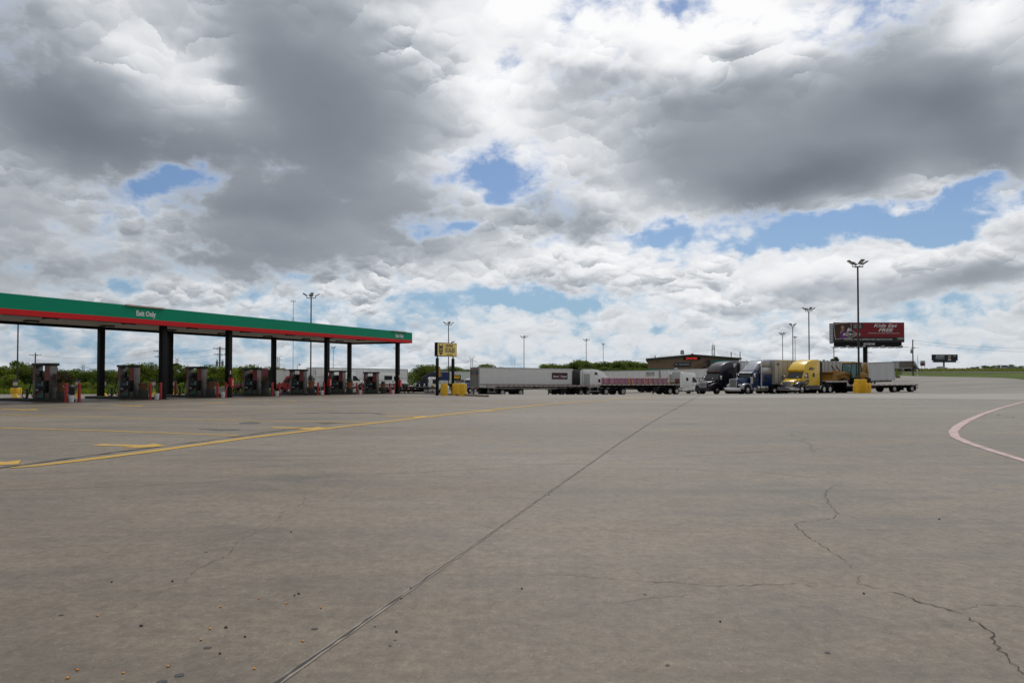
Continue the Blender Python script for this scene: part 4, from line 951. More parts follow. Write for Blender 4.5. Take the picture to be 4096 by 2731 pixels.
        mb = MB(); mb.prof([(-3.68, 2.365, 1.10), (-3.72, 3.02, 1.04), (-3.9, 3.16, 1.0), (back, 3.22, 1.04), (back, 2.365, 1.12)], fair or col); mb.build('sleeper_cap', t, bevel=.06)
        if fair:
            mb = MB(); mb.prof([(-2.6, 2.75, .80), (-2.9, 2.98, .82), (-3.6, 3.62, .86), (-4.4, 3.98, .96), (back, 4.02, 1.04), (back, 3.22, 1.05), (-3.8, 3.18, 1.0), (-3.4, 2.76, .9)], mat('fairing_silver', (.30, .31, .36), .25, metal=.3, var=.05, coat=.4)); mb.build('roof_fairing', t, bevel=.06)
        wx0, wx1, wz0, wz1, wy0, wy1 = -2.19, -2.43, 1.92, 2.50, .90, .86
        glass('sleeper_window', t, [(-4.5, 1.125, 1.6), (-4.5, 1.125, 2.0), (-4.8, 1.125, 2.0), (-4.8, 1.125, 1.6)])
    # grille
    mb = MB(); mb.box((gx, 0, (g0 + g1) / 2), (.05, gw * 2, g1 - g0), CHROME); mb.box((gx + .022, 0, (g0 + g1) / 2), (.02, gw * 2 - .12, g1 - g0 - .10), BLK)
    if classic or grille == 'bars':
        for k in range(9): mb.box((gx + .034, (-4 + k) * gw * .205, (g0 + g1) / 2), (.02, .035, g1 - g0 - .10), CHROME)
    else:
        for k in range(6): mb.box((gx + .034, 0, g0 + .09 + k * (g1 - g0 - .18) / 5), (.02, gw * 2 - .12, .03), CHROME)
        mb.box((gx + .04, -.30, (g0 + g1) / 2), (.025, .03, g1 - g0 - .1), CHROME); mb.box((gx + .04, .30, (g0 + g1) / 2), (.025, .03, g1 - g0 - .1), CHROME)
    mb.build('grille', t)
    # glass, doors, mirrors
    e = .035
    glass('windshield', t, [(wx0 + e, -wy0 + .06, wz0 + .04), (wx0 + e, wy0 - .06, wz0 + .04), (wx1 + e, wy1 - .06, wz1 - .02), (wx1 + e, -wy1 + .06, wz1 - .02)], .03)
    dz0, hw_ = (.75, 1.145) if not classic else (.9, .985)
    dx0 = wx0 - .16; dx1 = dx0 - (1.15 if not classic else 1.05); dl = wx1 - .05
    for sy in (-1, 1):
        mb = MB(); mb.plate([(dx0, sy * hw_, dz0), (dx1, sy * hw_, dz0), (dx1, sy * (hw_ - .07), wz1), (dl - .1, sy * (hw_ - .07), wz1), (dx0, sy * hw_, wz0)], .012 if sy < 0 else -.012, col); dr = mb.build('door', t)
        mb = MB(); mb.box((dx1 + .18, sy * (hw_ + .03), 1.35), (.18, .04, .07), BLK); mb.build('handle', dr)
        mb = MB(); mb.plate([(dx0 - .08, sy * (hw_ + .016), wz0 + .02), (dx1 + .12, sy * (hw_ + .016), wz0 + .02), (dx1 + .12, sy * (hw_ - .05), wz1 - .10), (dl - .16, sy * (hw_ - .05), wz1 - .10)], .012 if sy < 0 else -.012, GLS); mb.build('window', dr)
        mb = MB(); my = hw_ + .28; mx = dx0 + .04
        mb.box((mx, sy * my, wz0 + .25), (.10, .20, .52), CHROME if rim_chrome else BLK); mb.cyl((mx - .08, sy * hw_, wz0 + .35), (mx, sy * my, wz0 + .35), .02, BLK, 6); mb.cyl((mx - .08, sy * hw_, wz0 + .05), (mx, sy * my, wz0 + .05), .02, BLK, 6); mb.build('mirror', t, bevel=.015)
    if not classic:
        for sy in (-1, 1):
            mb = MB(); mb.tube([(-.75, sy * .82, 1.40), (-.62, sy * .98, 1.72), (-.60, sy * 1.0, 1.86)], .02, BLK, 6); mb.box((-.60, sy * 1.0, 1.92), (.09, .16, .14), CHROME); mb.build('hood_mirror', t)
    for k in (-2, -.5, 0, .5, 2):
        mb = MB(); bx_, bz_ = ((-1.84, 2.74) if not classic else (-2.35, 2.78)); mb.box((bx_, k * .42, bz_), (.08, .10, .05), AMBER if not classic else CHROME); mb.build('marker_lamp', t)
    if stacks and not classic:
        for sy in (-1, 1):
            mb = MB(); mb.tube([(back - .18, sy * .9, 1.1), (back - .18, sy * .9, 3.1), (back - .26, sy * .9, 3.3)], .07, CHROME, 8); mb.build('exhaust_stack', t, smooth=True)
    if not classic and roof in ('day', 'flat'):
        for sy in (-1, 1):
            mb = MB(); mb.cyl((-2.35, sy * .88, .62), (-3.85, sy * .88, .62), .31, ALU, 18); mb.cyl((-2.7, sy * .88, .62), (-2.78, sy * .88, .62), .32, FRAME, 18); mb.cyl((-3.4, sy * .88, .62), (-3.48, sy * .88, .62), .32, FRAME, 18); mb.build('fuel_tank', t, smooth=True)
    for sy in (-1, 1):
        wheel(t, xa, sy * 1.17, sy, chrome=rim_chrome)
        for x in (-6.05, -7.4): wheel(t, x, sy * 1.22, sy, dual=True, chrome=rim_chrome)
        mb = MB(); mb.box((-8.15, sy * .92, .62), (.02, .58, .72), RUB); mb.build('mud_flap', t)
    return t

def reflectors(mb, x0, x1, y, z, step=.9, h=.055, n=None):
    x = x0; k = 0
    while x < x1 - .3:
        mb.box((x + .16, y, z), (.32, .008, h), REFL_R if k % 2 == 0 else REFL_W); x += step / 2; k += 1
def van_trailer(label, L=16.0, col=None, posts=0, post_m=None, door=None, logo=None, reefer=False, group=None, skirt=False, wheels_at=1.9):
    """origin under the rear doors, nose towards +x"""
    t = thing('box_trailer', label, 'trailer', group=group); col = col or VANW
    h0, h1, w = 1.14, 4.08, 1.29
    mb = MB(); mb.bx(.04, L, -w, w, h0, h1, col)
    if posts:
        for k in range(1, posts):
            x = L * k / posts
            for sy in (-1, 1): mb.box((x, sy * (w + .006), (h0 + h1) / 2), (.09 if post_m else .02, .012, h1 - h0 - .3), post_m or VANG)
    if reefer:
        for k in range(15):
            for sy in (-1, 1): mb.box((L / 2, sy * (w + .004), h0 + .45 + k * .165), (L - .3, .008, .018), POST)
    mb.build('box', t)
    mb = MB()
    for sy in (-1, 1):
        mb.box((L / 2, sy * (w + .012), h1 - .06), (L, .03, .13), ALU); mb.box((L / 2, sy * (w + .012), h0 + .06), (L, .03, .18), ALU); mb.box((L - .03, sy * (w + .012), (h0 + h1) / 2), (.10, .03, h1 - h0 - .32), post_m or ALU); mb.box((.09, sy * (w + .012), (h0 + h1) / 2), (.14, .03, h1 - h0 - .32), post_m or VANG)
    mb.build('rails', t)
    mb = MB(); dm = door or VANW
    mb.box((0, 0, (h0 + h1) / 2), (.06, 2 * w - .02, h1 - h0), POST)
    for sy in (-1, 1):
        mb.box((-.035, sy * .62, (h0 + h1) / 2), (.02, 1.16, h1 - h0 - .22), dm)
        for yy in (.12, .48): mb.cyl((-.06, sy * yy, h0 + .1), (-.06, sy * yy, h1 - .1), .018, ALU, 6)
        for k in range(4): mb.box((-.05, sy * 1.05, h0 + .4 + k * .7), (.02, .36, .08), POST)
    mb.build('rear_door', t)
    for sy in (-1, 1):
        mb = MB(); mb.box((-.02, sy * 1.1, h0 - .05), (.06, .22, .09), REDL); mb.build('tail_light', t)
    mb = MB(); reflectors(mb, .3, L - .4, -w - .03, h0 + .08); reflectors(mb, .3, L - .4, w + .03, h0 + .08); mb.box((-.05, -.6, h0 + .05), (.01, .9, .05), REFL_R); mb.box((-.05, .5, h0 + .05), (.01, .9, .05), REFL_W); mb.build('reflector_tape', t)
    mb = MB(); mb.bx(.2, L - .2, -.5, .5, h0 - .22, h0, FRAME); mb.bx(.6, 4.4, -.6, .6, .62, h0 - .22, FRAME); mb.bx(-.02, .08, -1.1, 1.1, .52, .62, POST); mb.bx(-.0, .06, -.75, -.65, .6, h0, POST); mb.bx(0, .06, .65, .75, .6, h0, POST); mb.build('underframe', t)
    mb = MB(); xg = L - 2.9
    for sy in (-1, 1): mb.bx(xg - .07, xg + .07, sy * .75 - .07, sy * .75 + .07, .06, h0 - .05, FRAME); mb.box((xg, sy * .75, .07), (.3, .25, .05), FRAME); mb.cyl((xg, sy * .75, .6), (xg - .9, sy * .75, h0 - .1), .03, FRAME, 6)
    mb.cyl((xg, -.75, .55), (xg, .75, .55), .03, FRAME, 6); mb.build('landing_gear', t)
    for sy in (-1, 1):
        for k in (0, 1.28): wheel(t, wheels_at + k, sy * 1.25, sy, dual=True)
        mb = MB(); mb.box((.35, sy * .9, .55), (.02, .62, .70), RUB); mb.build('mud_flap', t)
    if reefer:
        mb = MB(); mb.box((L + .22, 0, 3.05), (.5, 1.9, 1.9), VANW); mb.box((L + .46, 0, 2.8), (.05, 1.5, 1.1), BLK); mb.build('cooling_unit', t, bevel=.06)
        mb = MB(); mb.cyl((L - 3.6, -1.0, .75), (L - 2.2, -1.0, .75), .25, ALU, 14); mb.build('fuel_tank', t, smooth=True)
    if skirt:
        mb = MB(); mb.box((3.6 + (L - 7.5) / 2, -w + .02, .75), (L - 7.5, .03, .65), WHT); mb.build('side_skirt', t)
    return t
def flatbed(label, L=14.8, cap=None, frame=None, axles=(1.1, 4.1), group=None):
    t = thing('flatbed_trailer', label, 'trailer', group=group); w = 1.29
    mb = MB(); mb.bx(0, L, -w + .05, w - .05, 1.40, 1.47, mat('deck_boards', (.24, .22, .19), .8, var=.3, dirt=.3)); mb.build('deck', t)
    mb = MB(); cm = cap or ALU
    for sy in (-1, 1): mb.box((L / 2, sy * w, 1.42), (L, .06, .14), cm)
    mb.box((-.02, 0, 1.28), (.05, 2 * w, .34), cm); mb.box((L, 0, 1.40), (.06, 2 * w, .18), cm); mb.build('side_rail', t)
    fm = frame or FRAME
    mb = MB()
    for sy in (-1, 1): mb.prof([(.1, 1.34), (.1, 1.02), (5.2, .92), (L - 4.3, .92), (L - 3.0, 1.16), (L - .2, 1.16), (L - .2, 1.34)], fm, hw=.08, yc=sy * .52)
    for k in range(11): mb.box((.6 + k * (L - 1.2) / 10, 0, 1.30), (.08, 2 * w - .1, .08), FRAME)
    mb.bx(.4, 5.0, -.6, .6, .55, .92, FRAME); mb.bx(0, .06, -1.1, 1.1, .50, .60, POST)
    for yy in (-.8, .8): mb.bx(0, .06, yy - .05, yy + .05, .6, 1.1, POST)
    mb.build('frame', t)
    mb = MB(); reflectors(mb, .2, L - .3, -w - .035, 1.42, .85, .05); reflectors(mb, .2, L - .3, w + .035, 1.42, .85, .05)
    for k in range(5): mb.box((-.05, -1.0 + k * .5, 1.40), (.01, .3, .05), REFL_R if k % 2 == 0 else REFL_W)
    mb.build('reflector_tape', t)
    for sy in (-1, 1):
        mb = MB()
        for yy in (1.02, 1.18): mb.cyl((-.05, sy * yy, 1.22), (-.07, sy * yy, 1.22), .055, REDL, 10)
        mb.build('tail_light', t)
        for x in axles: wheel(t, x, sy * 1.25, sy, dual=True)
        mb = MB(); mb.box((.32, sy * .9, .62), (.02, .62, .78), RUB); mb.build('mud_flap', t)
    mb = MB(); xg = L - 3.2
    for sy in (-1, 1): mb.bx(xg - .07, xg + .07, sy * .75 - .07, sy * .75 + .07, .06, 1.2, FRAME)
    mb.box((xg - 1.3, 0, .75), (1.2, 2.3, .55), FRAME); mb.build('landing_gear', t)
    return t
def txt(s, size, m, par, x, z, y=-1.30, bold=.015, sx=1.0, shear=0.0): return text('lettering', s, size, m, par, (x, y - .012, z), (R(90), 0, 0), bold=bold, sx=sx, shear=shear)
def front_of(o, rz, x): return o + Vector((math.cos(rz), math.sin(rz), 0)) * x
INK = mat('ink_black', (.02, .02, .022), .5); INKR = mat('ink_red', (.36, .02, .03), .5); INKB = mat('ink_blue', (.02, .035, .16), .5)

# ---- right-hand row: tractors nose towards the viewer
A33 = R(180 + 33)
def nose_row(t, px, d, psi): rz = R(180 + psi); o = place(t, px, d, rz, (0, 0), 8.0); return o, rz
def behind(tr, o, rz, psi2, Ltr, ref_kp=6.45):
    """couple a trailer: kingpin 0.9 m behind its nose sits ref_kp behind the tractor's bumper"""
    kp = o - Vector((math.cos(rz), math.sin(rz), 0)) * ref_kp; r2 = R(180 + psi2)
    b = kp - Vector((math.cos(r2), math.sin(r2), 0)) * (Ltr - .9); place_at(tr, b, r2, Ltr - 1, Ltr); return b, r2
PUR = paint('purple', (.009, .005, .014), dirt=.0, coat=.25); PBL = paint('blue', (.006, .026, .100), dirt=.03); PYL = paint('yellow', (.72, .46, .008), dirt=.03); PNV = paint('navy', (.008, .011, .030), dirt=.03, coat=.25); PWH = paint('white', (.77, .77, .77), dirt=.05); PBK = paint('black', (.006, .006, .007), dirt=.03, coat=.25); PRD = paint('red', (.27, .012, .016)); PDR = paint('dark_red', (.13, .010, .016)); PCB = paint('bright_blue', (.018, .085, .26))
t = tractor('dark purple sleeper truck, leftmost of the three facing the viewer', PUR, roof='high', chrome_bumper=False)
mb = MB(); mb.box((-4.72, 1.10, 3.55), (.75, .03, .50), mat('white_sheet', (.66, .66, .68), .6)); mb.build('white_patch', t)
o, rz = nose_row(t, 2810, 82.3, 35)
tr = van_trailer('white box trailer behind the dark purple truck', 16.0, VANW, posts=12); behind(tr, o, rz, 33, 16.0)
text('lettering', '5\n9\n1\n7\n5', .30, INKB, tr, (16.02, .95, 3.0), (R(90), 0, R(90)), bold=.02)
t = tractor('blue long nosed truck with a chrome grille and silver roof fairing', PBL, 'classic', fair=mat('fender_silver', (.34, .35, .38), .25, metal=.4, coat=.4))
o, rz = nose_row(t, 2930, 80, 33)
tr = van_trailer('grimy ribbed box trailer numbered 383 behind the blue truck', 16.1, mat('aged_white', (.47, .46, .43), .5, var=.08, dirt=.35), posts=20, post_m=mat('rust_post', (.25, .22, .20), .6)); behind(tr, o, rz, 31, 16.1, 6.9)
text('lettering', '383', .34, INK, tr, (15.45, 1.325, 3.55), (R(90), 0, R(180)), bold=.015)
t = tractor('bright yellow sleeper truck with navy lower panels and painted flames', PYL, roof='high', lower=PNV, chrome_bumper=True)
fl = MB(); y = 1.172
def flame(x, z, L, a, thick=.05):
    P = [(x, z - thick), (x - L * .35, z - thick * 1.5 + a), (x - L, z + a * 1.6), (x - L * .4, z + thick * .4 + a), (x, z + thick)]
    fl.plate([(p[0], y, p[1]) for p in P][::-1], -.006, PNV)
for x, z, L, a in [(-1.75, 1.30, 1.1, .10), (-1.75, 1.14, .9, .06), (-1.75, 1.02, 1.2, .10), (-1.75, 1.44, 1.3, .05), (-1.8, .92, .8, .12)]: flame(x, z, L, a)
y = 1.10
for x, z, L, a in [(-2.9, 2.80, 1.0, .12), (-3.2, 2.90, .9, .10), (-3.5, 2.76, .8, .14), (-3.0, 2.92, .6, .16)]: flame(x, z, L, a, .07)
fl.build('painted_flames', t)
text('lettering', 'TRUCKING', .13, INK, t, (-2.5, 1.175, 1.58), (R(90), 0, R(180)), bold=.015)
o, rz = nose_row(t, 3146, 79.8, 37)
# drop-deck trailer with the loader on it
dd = thing('drop_deck_trailer', 'black drop deck trailer with red and white tape under the yellow loader', 'trailer')
Ld = 15.2; w = 1.29
mb = MB(); mb.bx(11.8, Ld, -w, w, 1.42, 1.50, MATS['deck_boards']); mb.bx(0, 11.78, -w, w, .92, 1.0, MATS['deck_boards']); mb.build('deck', dd)
mb = MB()
for sy in (-1, 1):
    mb.box((13.5, sy * (w + .015), 1.44), (3.4, .03, .18), ALU); mb.box((11.78, sy * (w + .015), 1.2), (.16, .03, .64), ALU); mb.box((5.85, sy * (w + .015), .95), (11.7, .03, .13), ALU)
mb.box((-.02, 0, .90), (.05, 2.5, .22), ALU); mb.build('side_rail', dd)
mb = MB(); mb.bx(11.9, Ld - .2, -.6, .6, 1.1, 1.40, FRAME); mb.bx(.1, 11.8, -.62, .62, .55, .90, FRAME); mb.bx(7, 11.9, -1.2, 1.2, .62, .9, FRAME); mb.bx(11.6, 11.9, -1.1, 1.1, .6, 1.4, FRAME); mb.bx(-.35, 0, -1.0, 1.0, .48, .60, FRAME); mb.bx(9.6, 11.0, -1.25, 1.25, .16, .62, FRAME); mb.build('frame', dd)
mb = MB(); reflectors(mb, 12.0, Ld - .3, w + .035, 1.45); reflectors(mb, .3, 11.6, w + .035, .96); reflectors(mb, 12.0, Ld - .3, -w - .035, 1.45); mb.build('reflector_tape', dd)
for sy in (-1, 1):
    for x in (1.0, 4.0): wheel(dd, x, sy * 1.25, sy, r=.44, w=.25, dual=True)
    mb = MB(); mb.box((.28, sy * .9, .48), (.02, .6, .6), RUB); mb.build('mud_flap', dd)
r2 = R(180 + 20); b = place(dd, 3302, 83.4, r2, (Ld, 1.29), Ld, Ld)
# backhoe loader
CY = mat('loader_yellow', (.27, .135, .012), .5, var=.12, dirt=.25); CGL = mat('tinted_glass', (.10, .20, .20), .1, var=.1, spec=.8)
lo = thing('backhoe_loader', 'yellow backhoe loader with a wide front bucket chained on the drop deck', 'loader')
mb = MB(); mb.prof([(.2, .75), (.25, 1.35), (1.0, 1.75), (2.4, 1.95), (2.6, .9), (2.4, .6), (.6, .6)], CY, hw=.48); mb.build('bonnet', lo, bevel=.06)
mb = MB(); mb.bx(-2.6, 1.2, -.42, .42, .45, .9, FRAME); mb.build('chassis', lo)
mb = MB(); mb.prof([(2.9, 2.0), (3.6, 2.0), (3.75, 1.75), (3.3, 1.75)], BLK, hw=.3); 
mb = MB(); mb.prof([(1.15, .32), (1.75, .10), (2.1, .12), (2.05, .28), (1.55, .50), (1.45, 1.05), (1.75, 1.40), (1.62, 1.42), (1.2, 1.1)], CY, hw=1.22); 
for sy in (-1, 1): mb.prof([(1.15, .34), (1.75, .10), (2.1, .12), (1.72, 1.40), (1.2, 1.1)], CY, hw=.03, yc=sy * 1.20)
bkt = mb.build('front_bucket', lo); bkt.location = (2.0, 0, .35)
for sy in (-1, 1):
    mb = MB(); mb.prof([(.1, 1.45), (1.2, 1.75), (2.6, 1.5), (3.3, 1.05), (3.3, .8), (2.5, 1.2), (1.1, 1.5), (.2, 1.25)], CY, hw=.08, yc=sy * .58); mb.build('lift_arm', lo, bevel=.02)
    mb = MB(); mb.cyl((1.9, sy * .4, 1.9), (2.5, sy * .4, 2.6), .06, BLK, 8); mb.build('lift_cylinder', lo)
mb = MB(); mb.cyl((.7, -.35, 1.6), (.7, -.35, 2.55), .05, BLK, 8); mb.build('exhaust_pipe', lo)
mb = MB(); mb.prof([(-1.45, 1.0), (-1.55, 1.7), (-1.35, 2.95), (.15, 2.95), (.35, 1.75), (.1, .95)], CGL, hw=.76); cb = mb.build('cab', lo)
mb = MB(); mb.prof([(-1.55, 2.93), (-1.5, 3.08), (.25, 3.1), (.4, 2.95)], CY, hw=.86); mb.prof([(-1.5, 2.86), (-1.5, 2.93), (.33, 2.93), (.33, 2.86)], BLK, hw=.84); mb.build('roof', lo, bevel=.03)
mb = MB()
for sy in (-1, 1):
    for p, q in (((-1.36, 2.95), (-1.56, 1.65)), ((.16, 2.95), (.36, 1.7)), ((-.62, 2.95), (-.62, 1.0)), ((-1.5, 1.0), (-1.56, 1.7)), ((.36, 1.72), (.1, .95))): mb.cyl((p[0], sy * .78, p[1]), (q[0], sy * .78, q[1]), .045, BLK, 6)
mb.build('cab_posts', lo)
mb = MB(); mb.prof([(-2.4, 1.0), (-2.2, 1.5), (-1.5, 1.72), (-.8, 1.5), (-.5, 1.0)], CY, hw=.28, yc=.85); mb.prof([(-2.4, 1.0), (-2.2, 1.5), (-1.5, 1.72), (-.8, 1.5), (-.5, 1.0)], CY, hw=.28, yc=-.85); mb.build('rear_fender', lo, bevel=.04)
mb = MB(); mb.prof([(-2.3, .5), (-2.1, 1.3), (-2.4, 2.2), (-2.8, 2.95), (-3.2, 2.9), (-3.0, 2.2), (-2.6, 1.2), (-2.7, .5)], CY, hw=.20); mb.build('backhoe_boom', lo, bevel=.04)
mb = MB(); mb.prof([(-2.95, 2.85), (-3.25, 2.8), (-3.5, 1.6), (-3.45, .9), (-3.25, .9), (-3.2, 1.6)], CY, hw=.16); mb.prof([(-3.2, 1.0), (-3.6, .9), (-3.7, .35), (-3.2, .1), (-2.9, .5)], BLK, hw=.35); mb.build('dipper_and_bucket', lo, bevel=.03)
mb = MB(); mb.box((1.3, -.485, 1.45), (.9, .01, .14), mat('decal_red', (.35, .03, .03), .5)); mb.box((1.3, .485, 1.45), (.9, .01, .14), MATS['decal_red']); mb.build('decal_stripe', lo)
for sy in (-1, 1): wheel(lo, 1.6, sy * .95, sy, r=.48, w=.30); wheel(lo, -1.5, sy * 1.02, sy, r=.70, w=.42)
for ch in lo.children:
    for g in ch.children:
        if ch.name.startswith('wheel'): g.data = g.data.copy(); g.data.materials.clear(); g.data.materials.append(CY); g.data.materials.append(BLK)
p = b + Vector((math.cos(r2), math.sin(r2), 0)) * 10.3; lo.location = (p.x, p.y, gz(p.x, p.y) + 1.02); lo.rotation_euler = (0, 0, r2); lo.scale = (.93, .93, .92)
# lone trailer at the right
tr = van_trailer('lone pale box trailer parked behind the loader at the right', 12.5, mat('pale_grey_white', (.60, .62, .63), .45, var=.04, dirt=.08), posts=10)
place(tr, 3581, 110, R(-6), (12.5, -1.29), 11, 12)
text('lettering', '5\n3\n1\n7', .42, INK, tr, (.5, -1.315, 2.6), (R(90), 0, 0), bold=.02)

# ---- middle row: noses away to the right
t = flatbed('empty aluminium flatbed trailer in front of the refrigerated trailer', 16.2, cap=ALU, frame=mat('frame_silver', (.33, .33, .33), .4, metal=.5, dirt=.2))
rz = R(33); o = place(t, 1984, 94.0, rz, (0, -1.29), 14, 14.5)
txt('BENSON', .26, INK, t, 7.1, 1.10, y=-.605); 
k = front_of(o, rz, 16.2 - .9 + 7.0); tt = tractor('white sleeper truck with a sloping roof coupled to the empty flatbed', PWH, roof='round'); place_at(tt, k, rz, 8)
tr = van_trailer('long white refrigerated trailer with a black logo panel', 16.2, mat('reefer_white', (.76, .76, .755), .4, var=.05, dirt=.08), reefer=True, door=DOORG)
rz = R(31); o = place(tr, 1914, 97.0, rz, (0, -1.29), 15, 15)
mb = MB(); mb.box((13.9, -1.305, 2.95), (2.9, .012, 1.0), INK); mb.box((13.9, -1.309, 3.42), (2.9, .012, .05), INKR); mb.box((13.9, -1.309, 2.48), (2.9, .012, .05), INKR); mb.build('logo_panel', tr)
txt('Stevens', .46, WHTL, tr, 13.15, 2.88, y=-1.312, sx=.72, shear=.3); txt('Transport', .46, WHTL, tr, 14.6, 2.88, y=-1.312, sx=.62, shear=.3)
mb = MB(); mb.plate([(13.75, -1.318, 2.6), (14.05, -1.318, 2.6), (13.95, -1.318, 3.3), (13.7, -1.318, 3.05)], .004, INKR); mb.build('red_flash', tr)
mb = MB(); mb.box((8.1, -1.306, 1.62), (15.8, .014, .10), mat('stripe_maroon', (.05, .01, .015), .5)); mb.build('stripe', tr)
mb = MB(); mb.box((-.052, .55, 3.35), (.012, 1.0, .7), INK); mb.box((-.052, -.6, 3.35), (.012, 1.0, .7), INK); mb.box((-.056, 0, 3.74), (.012, 2.2, .05), INKR); mb.box((-.056, 0, 2.96), (.012, 2.2, .05), INKR); mb.build('door_logo', tr)
k = front_of(o, rz, 16.2 - .9 + 6.6); tt = tractor('black sleeper truck coupled to the refrigerated trailer', PBK, roof='round', rim_chrome=False); place_at(tt, k, rz, 8)
t = flatbed('flatbed trailer loaded with pink wrapped pallets', 14.8, frame=FRAME)
rz = R(33); o2 = place(t, 2400, 90.5, rz, (0, -1.29), 14, 14.5); loc_, rot_ = t.location.copy(), t.rotation_euler.copy()
k = front_of(o2, rz, 14.8 - .9 + 6.5); tt = tractor('white flat roofed sleeper truck coupled to the loaded flatbed', PWH, roof='flat'); place_at(tt, k, rz, 8)
mb = MB(); mb.box((-4.98, .0, 1.9), (.12, 2.2, 2.0), ALU); mb.box((-5.05, -.3, 1.7), (.06, .9, 1.1), mat('rack_brown', (.10, .07, .05), .8, var=.4)); mb.ball((-5.1, -.25, 1.9), .2, mat('red_straps', (.35, .03, .02), .7), 8, 6); mb.build('headache_rack', tt)
# pallets
WRP = mat('wrap_lilac', (.40, .21, .30), .5, var=.3, scale=3); WRD = mat('wrap_crimson', (.30, .02, .045), .4, var=.15, scale=6); FILM = mat('film_white', (.62, .58, .62), .3, var=.1); WOODP = mat('pallet_wood', (.22, .12, .06), .8)
STY = mat('strap_yellow', (.66, .36, .015), .6); STG = mat('strap_grey', (.30, .27, .18), .7)
Mt = Matrix.Translation(loc_) @ rot_.to_matrix().to_4x4()
pal0 = None; rnd = random.Random(4)
for i in range(10):
    x = 2.9 + i * 1.02 - (.1 if i < 5 else 0)
    for j, yy in enumerate((-.63, .63)):
        if pal0 is None:
            pl = pal0 = thing('pallet_load', 'x', 'pallet load', group='pink wrapped pallet loads on the flatbed')
            mb = MB(); mb.box((0, 0, .06), (.98, 1.18, .10), WOODP); mb.build('pallet', pl)
            mb = MB()
            for q in range(6):
                z = .19 + q * .158
                mb.box((0, 0, z), (.96, 1.16, .148), WRP)
                for xx, ww, on in ((-.30, .20, q % 3 != 2), (.22, .13, q % 2), (.0, .10, q in (1, 4))):
                    if on: mb.box((xx, -.585, z), (ww, .012, .09), WRD); mb.box((xx, .585, z), (ww, .012, .09), WRD)
                mb.box((-.485, .2, z), (.012, .3, .10), WRD)
            mb.build('wrapped_bundles', pl)
            mb = MB(); mb.box((0, 0, 1.07), (.97, 1.17, .03), FILM); mb.build('top_film', pl)
        else: pl = dup(pal0)
        pl.matrix_world = Mt @ Matrix.Translation((x, yy, 1.475)); pl.rotation_euler = rot_; pl.scale = (1, 1, .80)
        pl['label'] = f'pink wrapped pallet load, {["first","second","third","fourth","fifth","sixth","seventh","eighth","ninth","tenth"][i]} from the rear in the {"near" if j == 0 else "far"} row'
for i, (x, m, sl) in enumerate([(4.9, STY, .25), (5.5, STY, .25), (6.6, STG, .2), (7.75, STY, .2), (8.75, STY, .2), (9.5, STG, .6), (10.6, STG, .1), (11.5, STG, .1), (12.2, STG, .2), (12.5, STY, .3)]):
    mb = MB(); zt = 2.365
    mb.plate([(x + sl, -1.345, 1.40), (x + sl + .11, -1.345, 1.40), (x + .11, -1.262, zt), (x, -1.262, zt)], .008, m); mb.plate([(x, -1.262, zt), (x + .11, -1.262, zt), (x + .11, 1.262, zt), (x, 1.262, zt)], .008, m)
    s_ = mb.build('cargo_strap'); s_.matrix_world = Mt; tag(s_, f'{"bright yellow" if m is STY else "faded grey"} cargo strap over the pallets, {["first","second","third","fourth","fifth","sixth","seventh","eighth","ninth","tenth"][i]} from the rear', 'strap', 'cargo straps over the pallet loads')
mb = MB(); rnd = random.Random(9)
for k in range(14): mb.box((13.0 + rnd.uniform(0, 1.2), rnd.uniform(-1.1, 1.0), 1.52 + rnd.uniform(0, .25)), (rnd.uniform(.3, .7), rnd.uniform(.2, .5), rnd.uniform(.08, .25)), mat(rnd.choice(['rack_brown', 'film_white', 'pallet_wood']), (.3, .3, .3)), rz=rnd.uniform(0, 3))
s_ = mb.build('dunnage_heap'); s_.matrix_world = Mt; tag(s_, 'heap of brown boards and pale tarps at the front of the loaded flatbed', 'dunnage')
# long white trailers behind
tr = van_trailer('long plain white trailer lettered REDLINE behind the loaded flatbed', 16.2, VANW, posts=13, skirt=True); place(tr, 2639, 128, R(182), (0, 1.29), 15, 15)
for s_, sz, z, m in (('REDLINE', .56, 3.50, INK), ('LOGISTICS, INC', .30, 3.10, INK)):
    q = text('lettering', s_, sz, m, tr, (1.75, 1.315, z), (R(90), 0, R(180)), bold=.012, sx=.72 if z > 3.3 else .78)
tr = van_trailer('white trailer with a thin red stripe behind the flat roofed truck', 14.0, VANW, posts=10); place(tr, 2642, 129, R(2), (0, -1.29), 13, 13)
mb = MB(); mb.box((7, -1.307, 2.35), (13.6, .012, .10), INKR); mb.build('red_stripe', tr)

# ---- left group behind the canopy
t = tractor('dark red sleeper truck seen behind the fourth pump', PDR, roof='high'); place(t, 930, 107, R(180 + 12), (0, 1.1), 8)
t = tractor('red day cab truck with a round roof deflector behind the fifth pump', PRD, roof='day', stacks=True)
mb = MB(); mb.prof([(-2.2, 2.70), (-2.6, 2.95), (-3.1, 3.22), (-3.3, 3.22), (-3.3, 2.72)], PRD, hw=.85); mb.build('roof_deflector', t, bevel=.06); place(t, 1086, 101, R(180 + 16), (0, 1.1), 8)
tr = van_trailer('grey white trailer with small red marks behind the red day cab', 14.0, VANW, posts=9); place(tr, 1100, 118, R(5), (0, -1.29), 13, 13); txt('HVH', .3, INKR, tr, 1.7, 3.85)
tr = van_trailer('long white trailer numbered 5313 behind the white vans', 16.6, VANW, posts=14); place(tr, 1254, 103.5, R(180 + 41), (16.6, 1.29), 15, 16)
q = text('lettering', '5313', .5, INK, tr, (14.6, 1.315, 1.75), (R(90), 0, R(180)), bold=.02); q = text('lettering', '5\n3\n1\n3', .34, INK, tr, (16.3, 1.315, 3.0), (R(90), 0, R(180)), bold=.02)
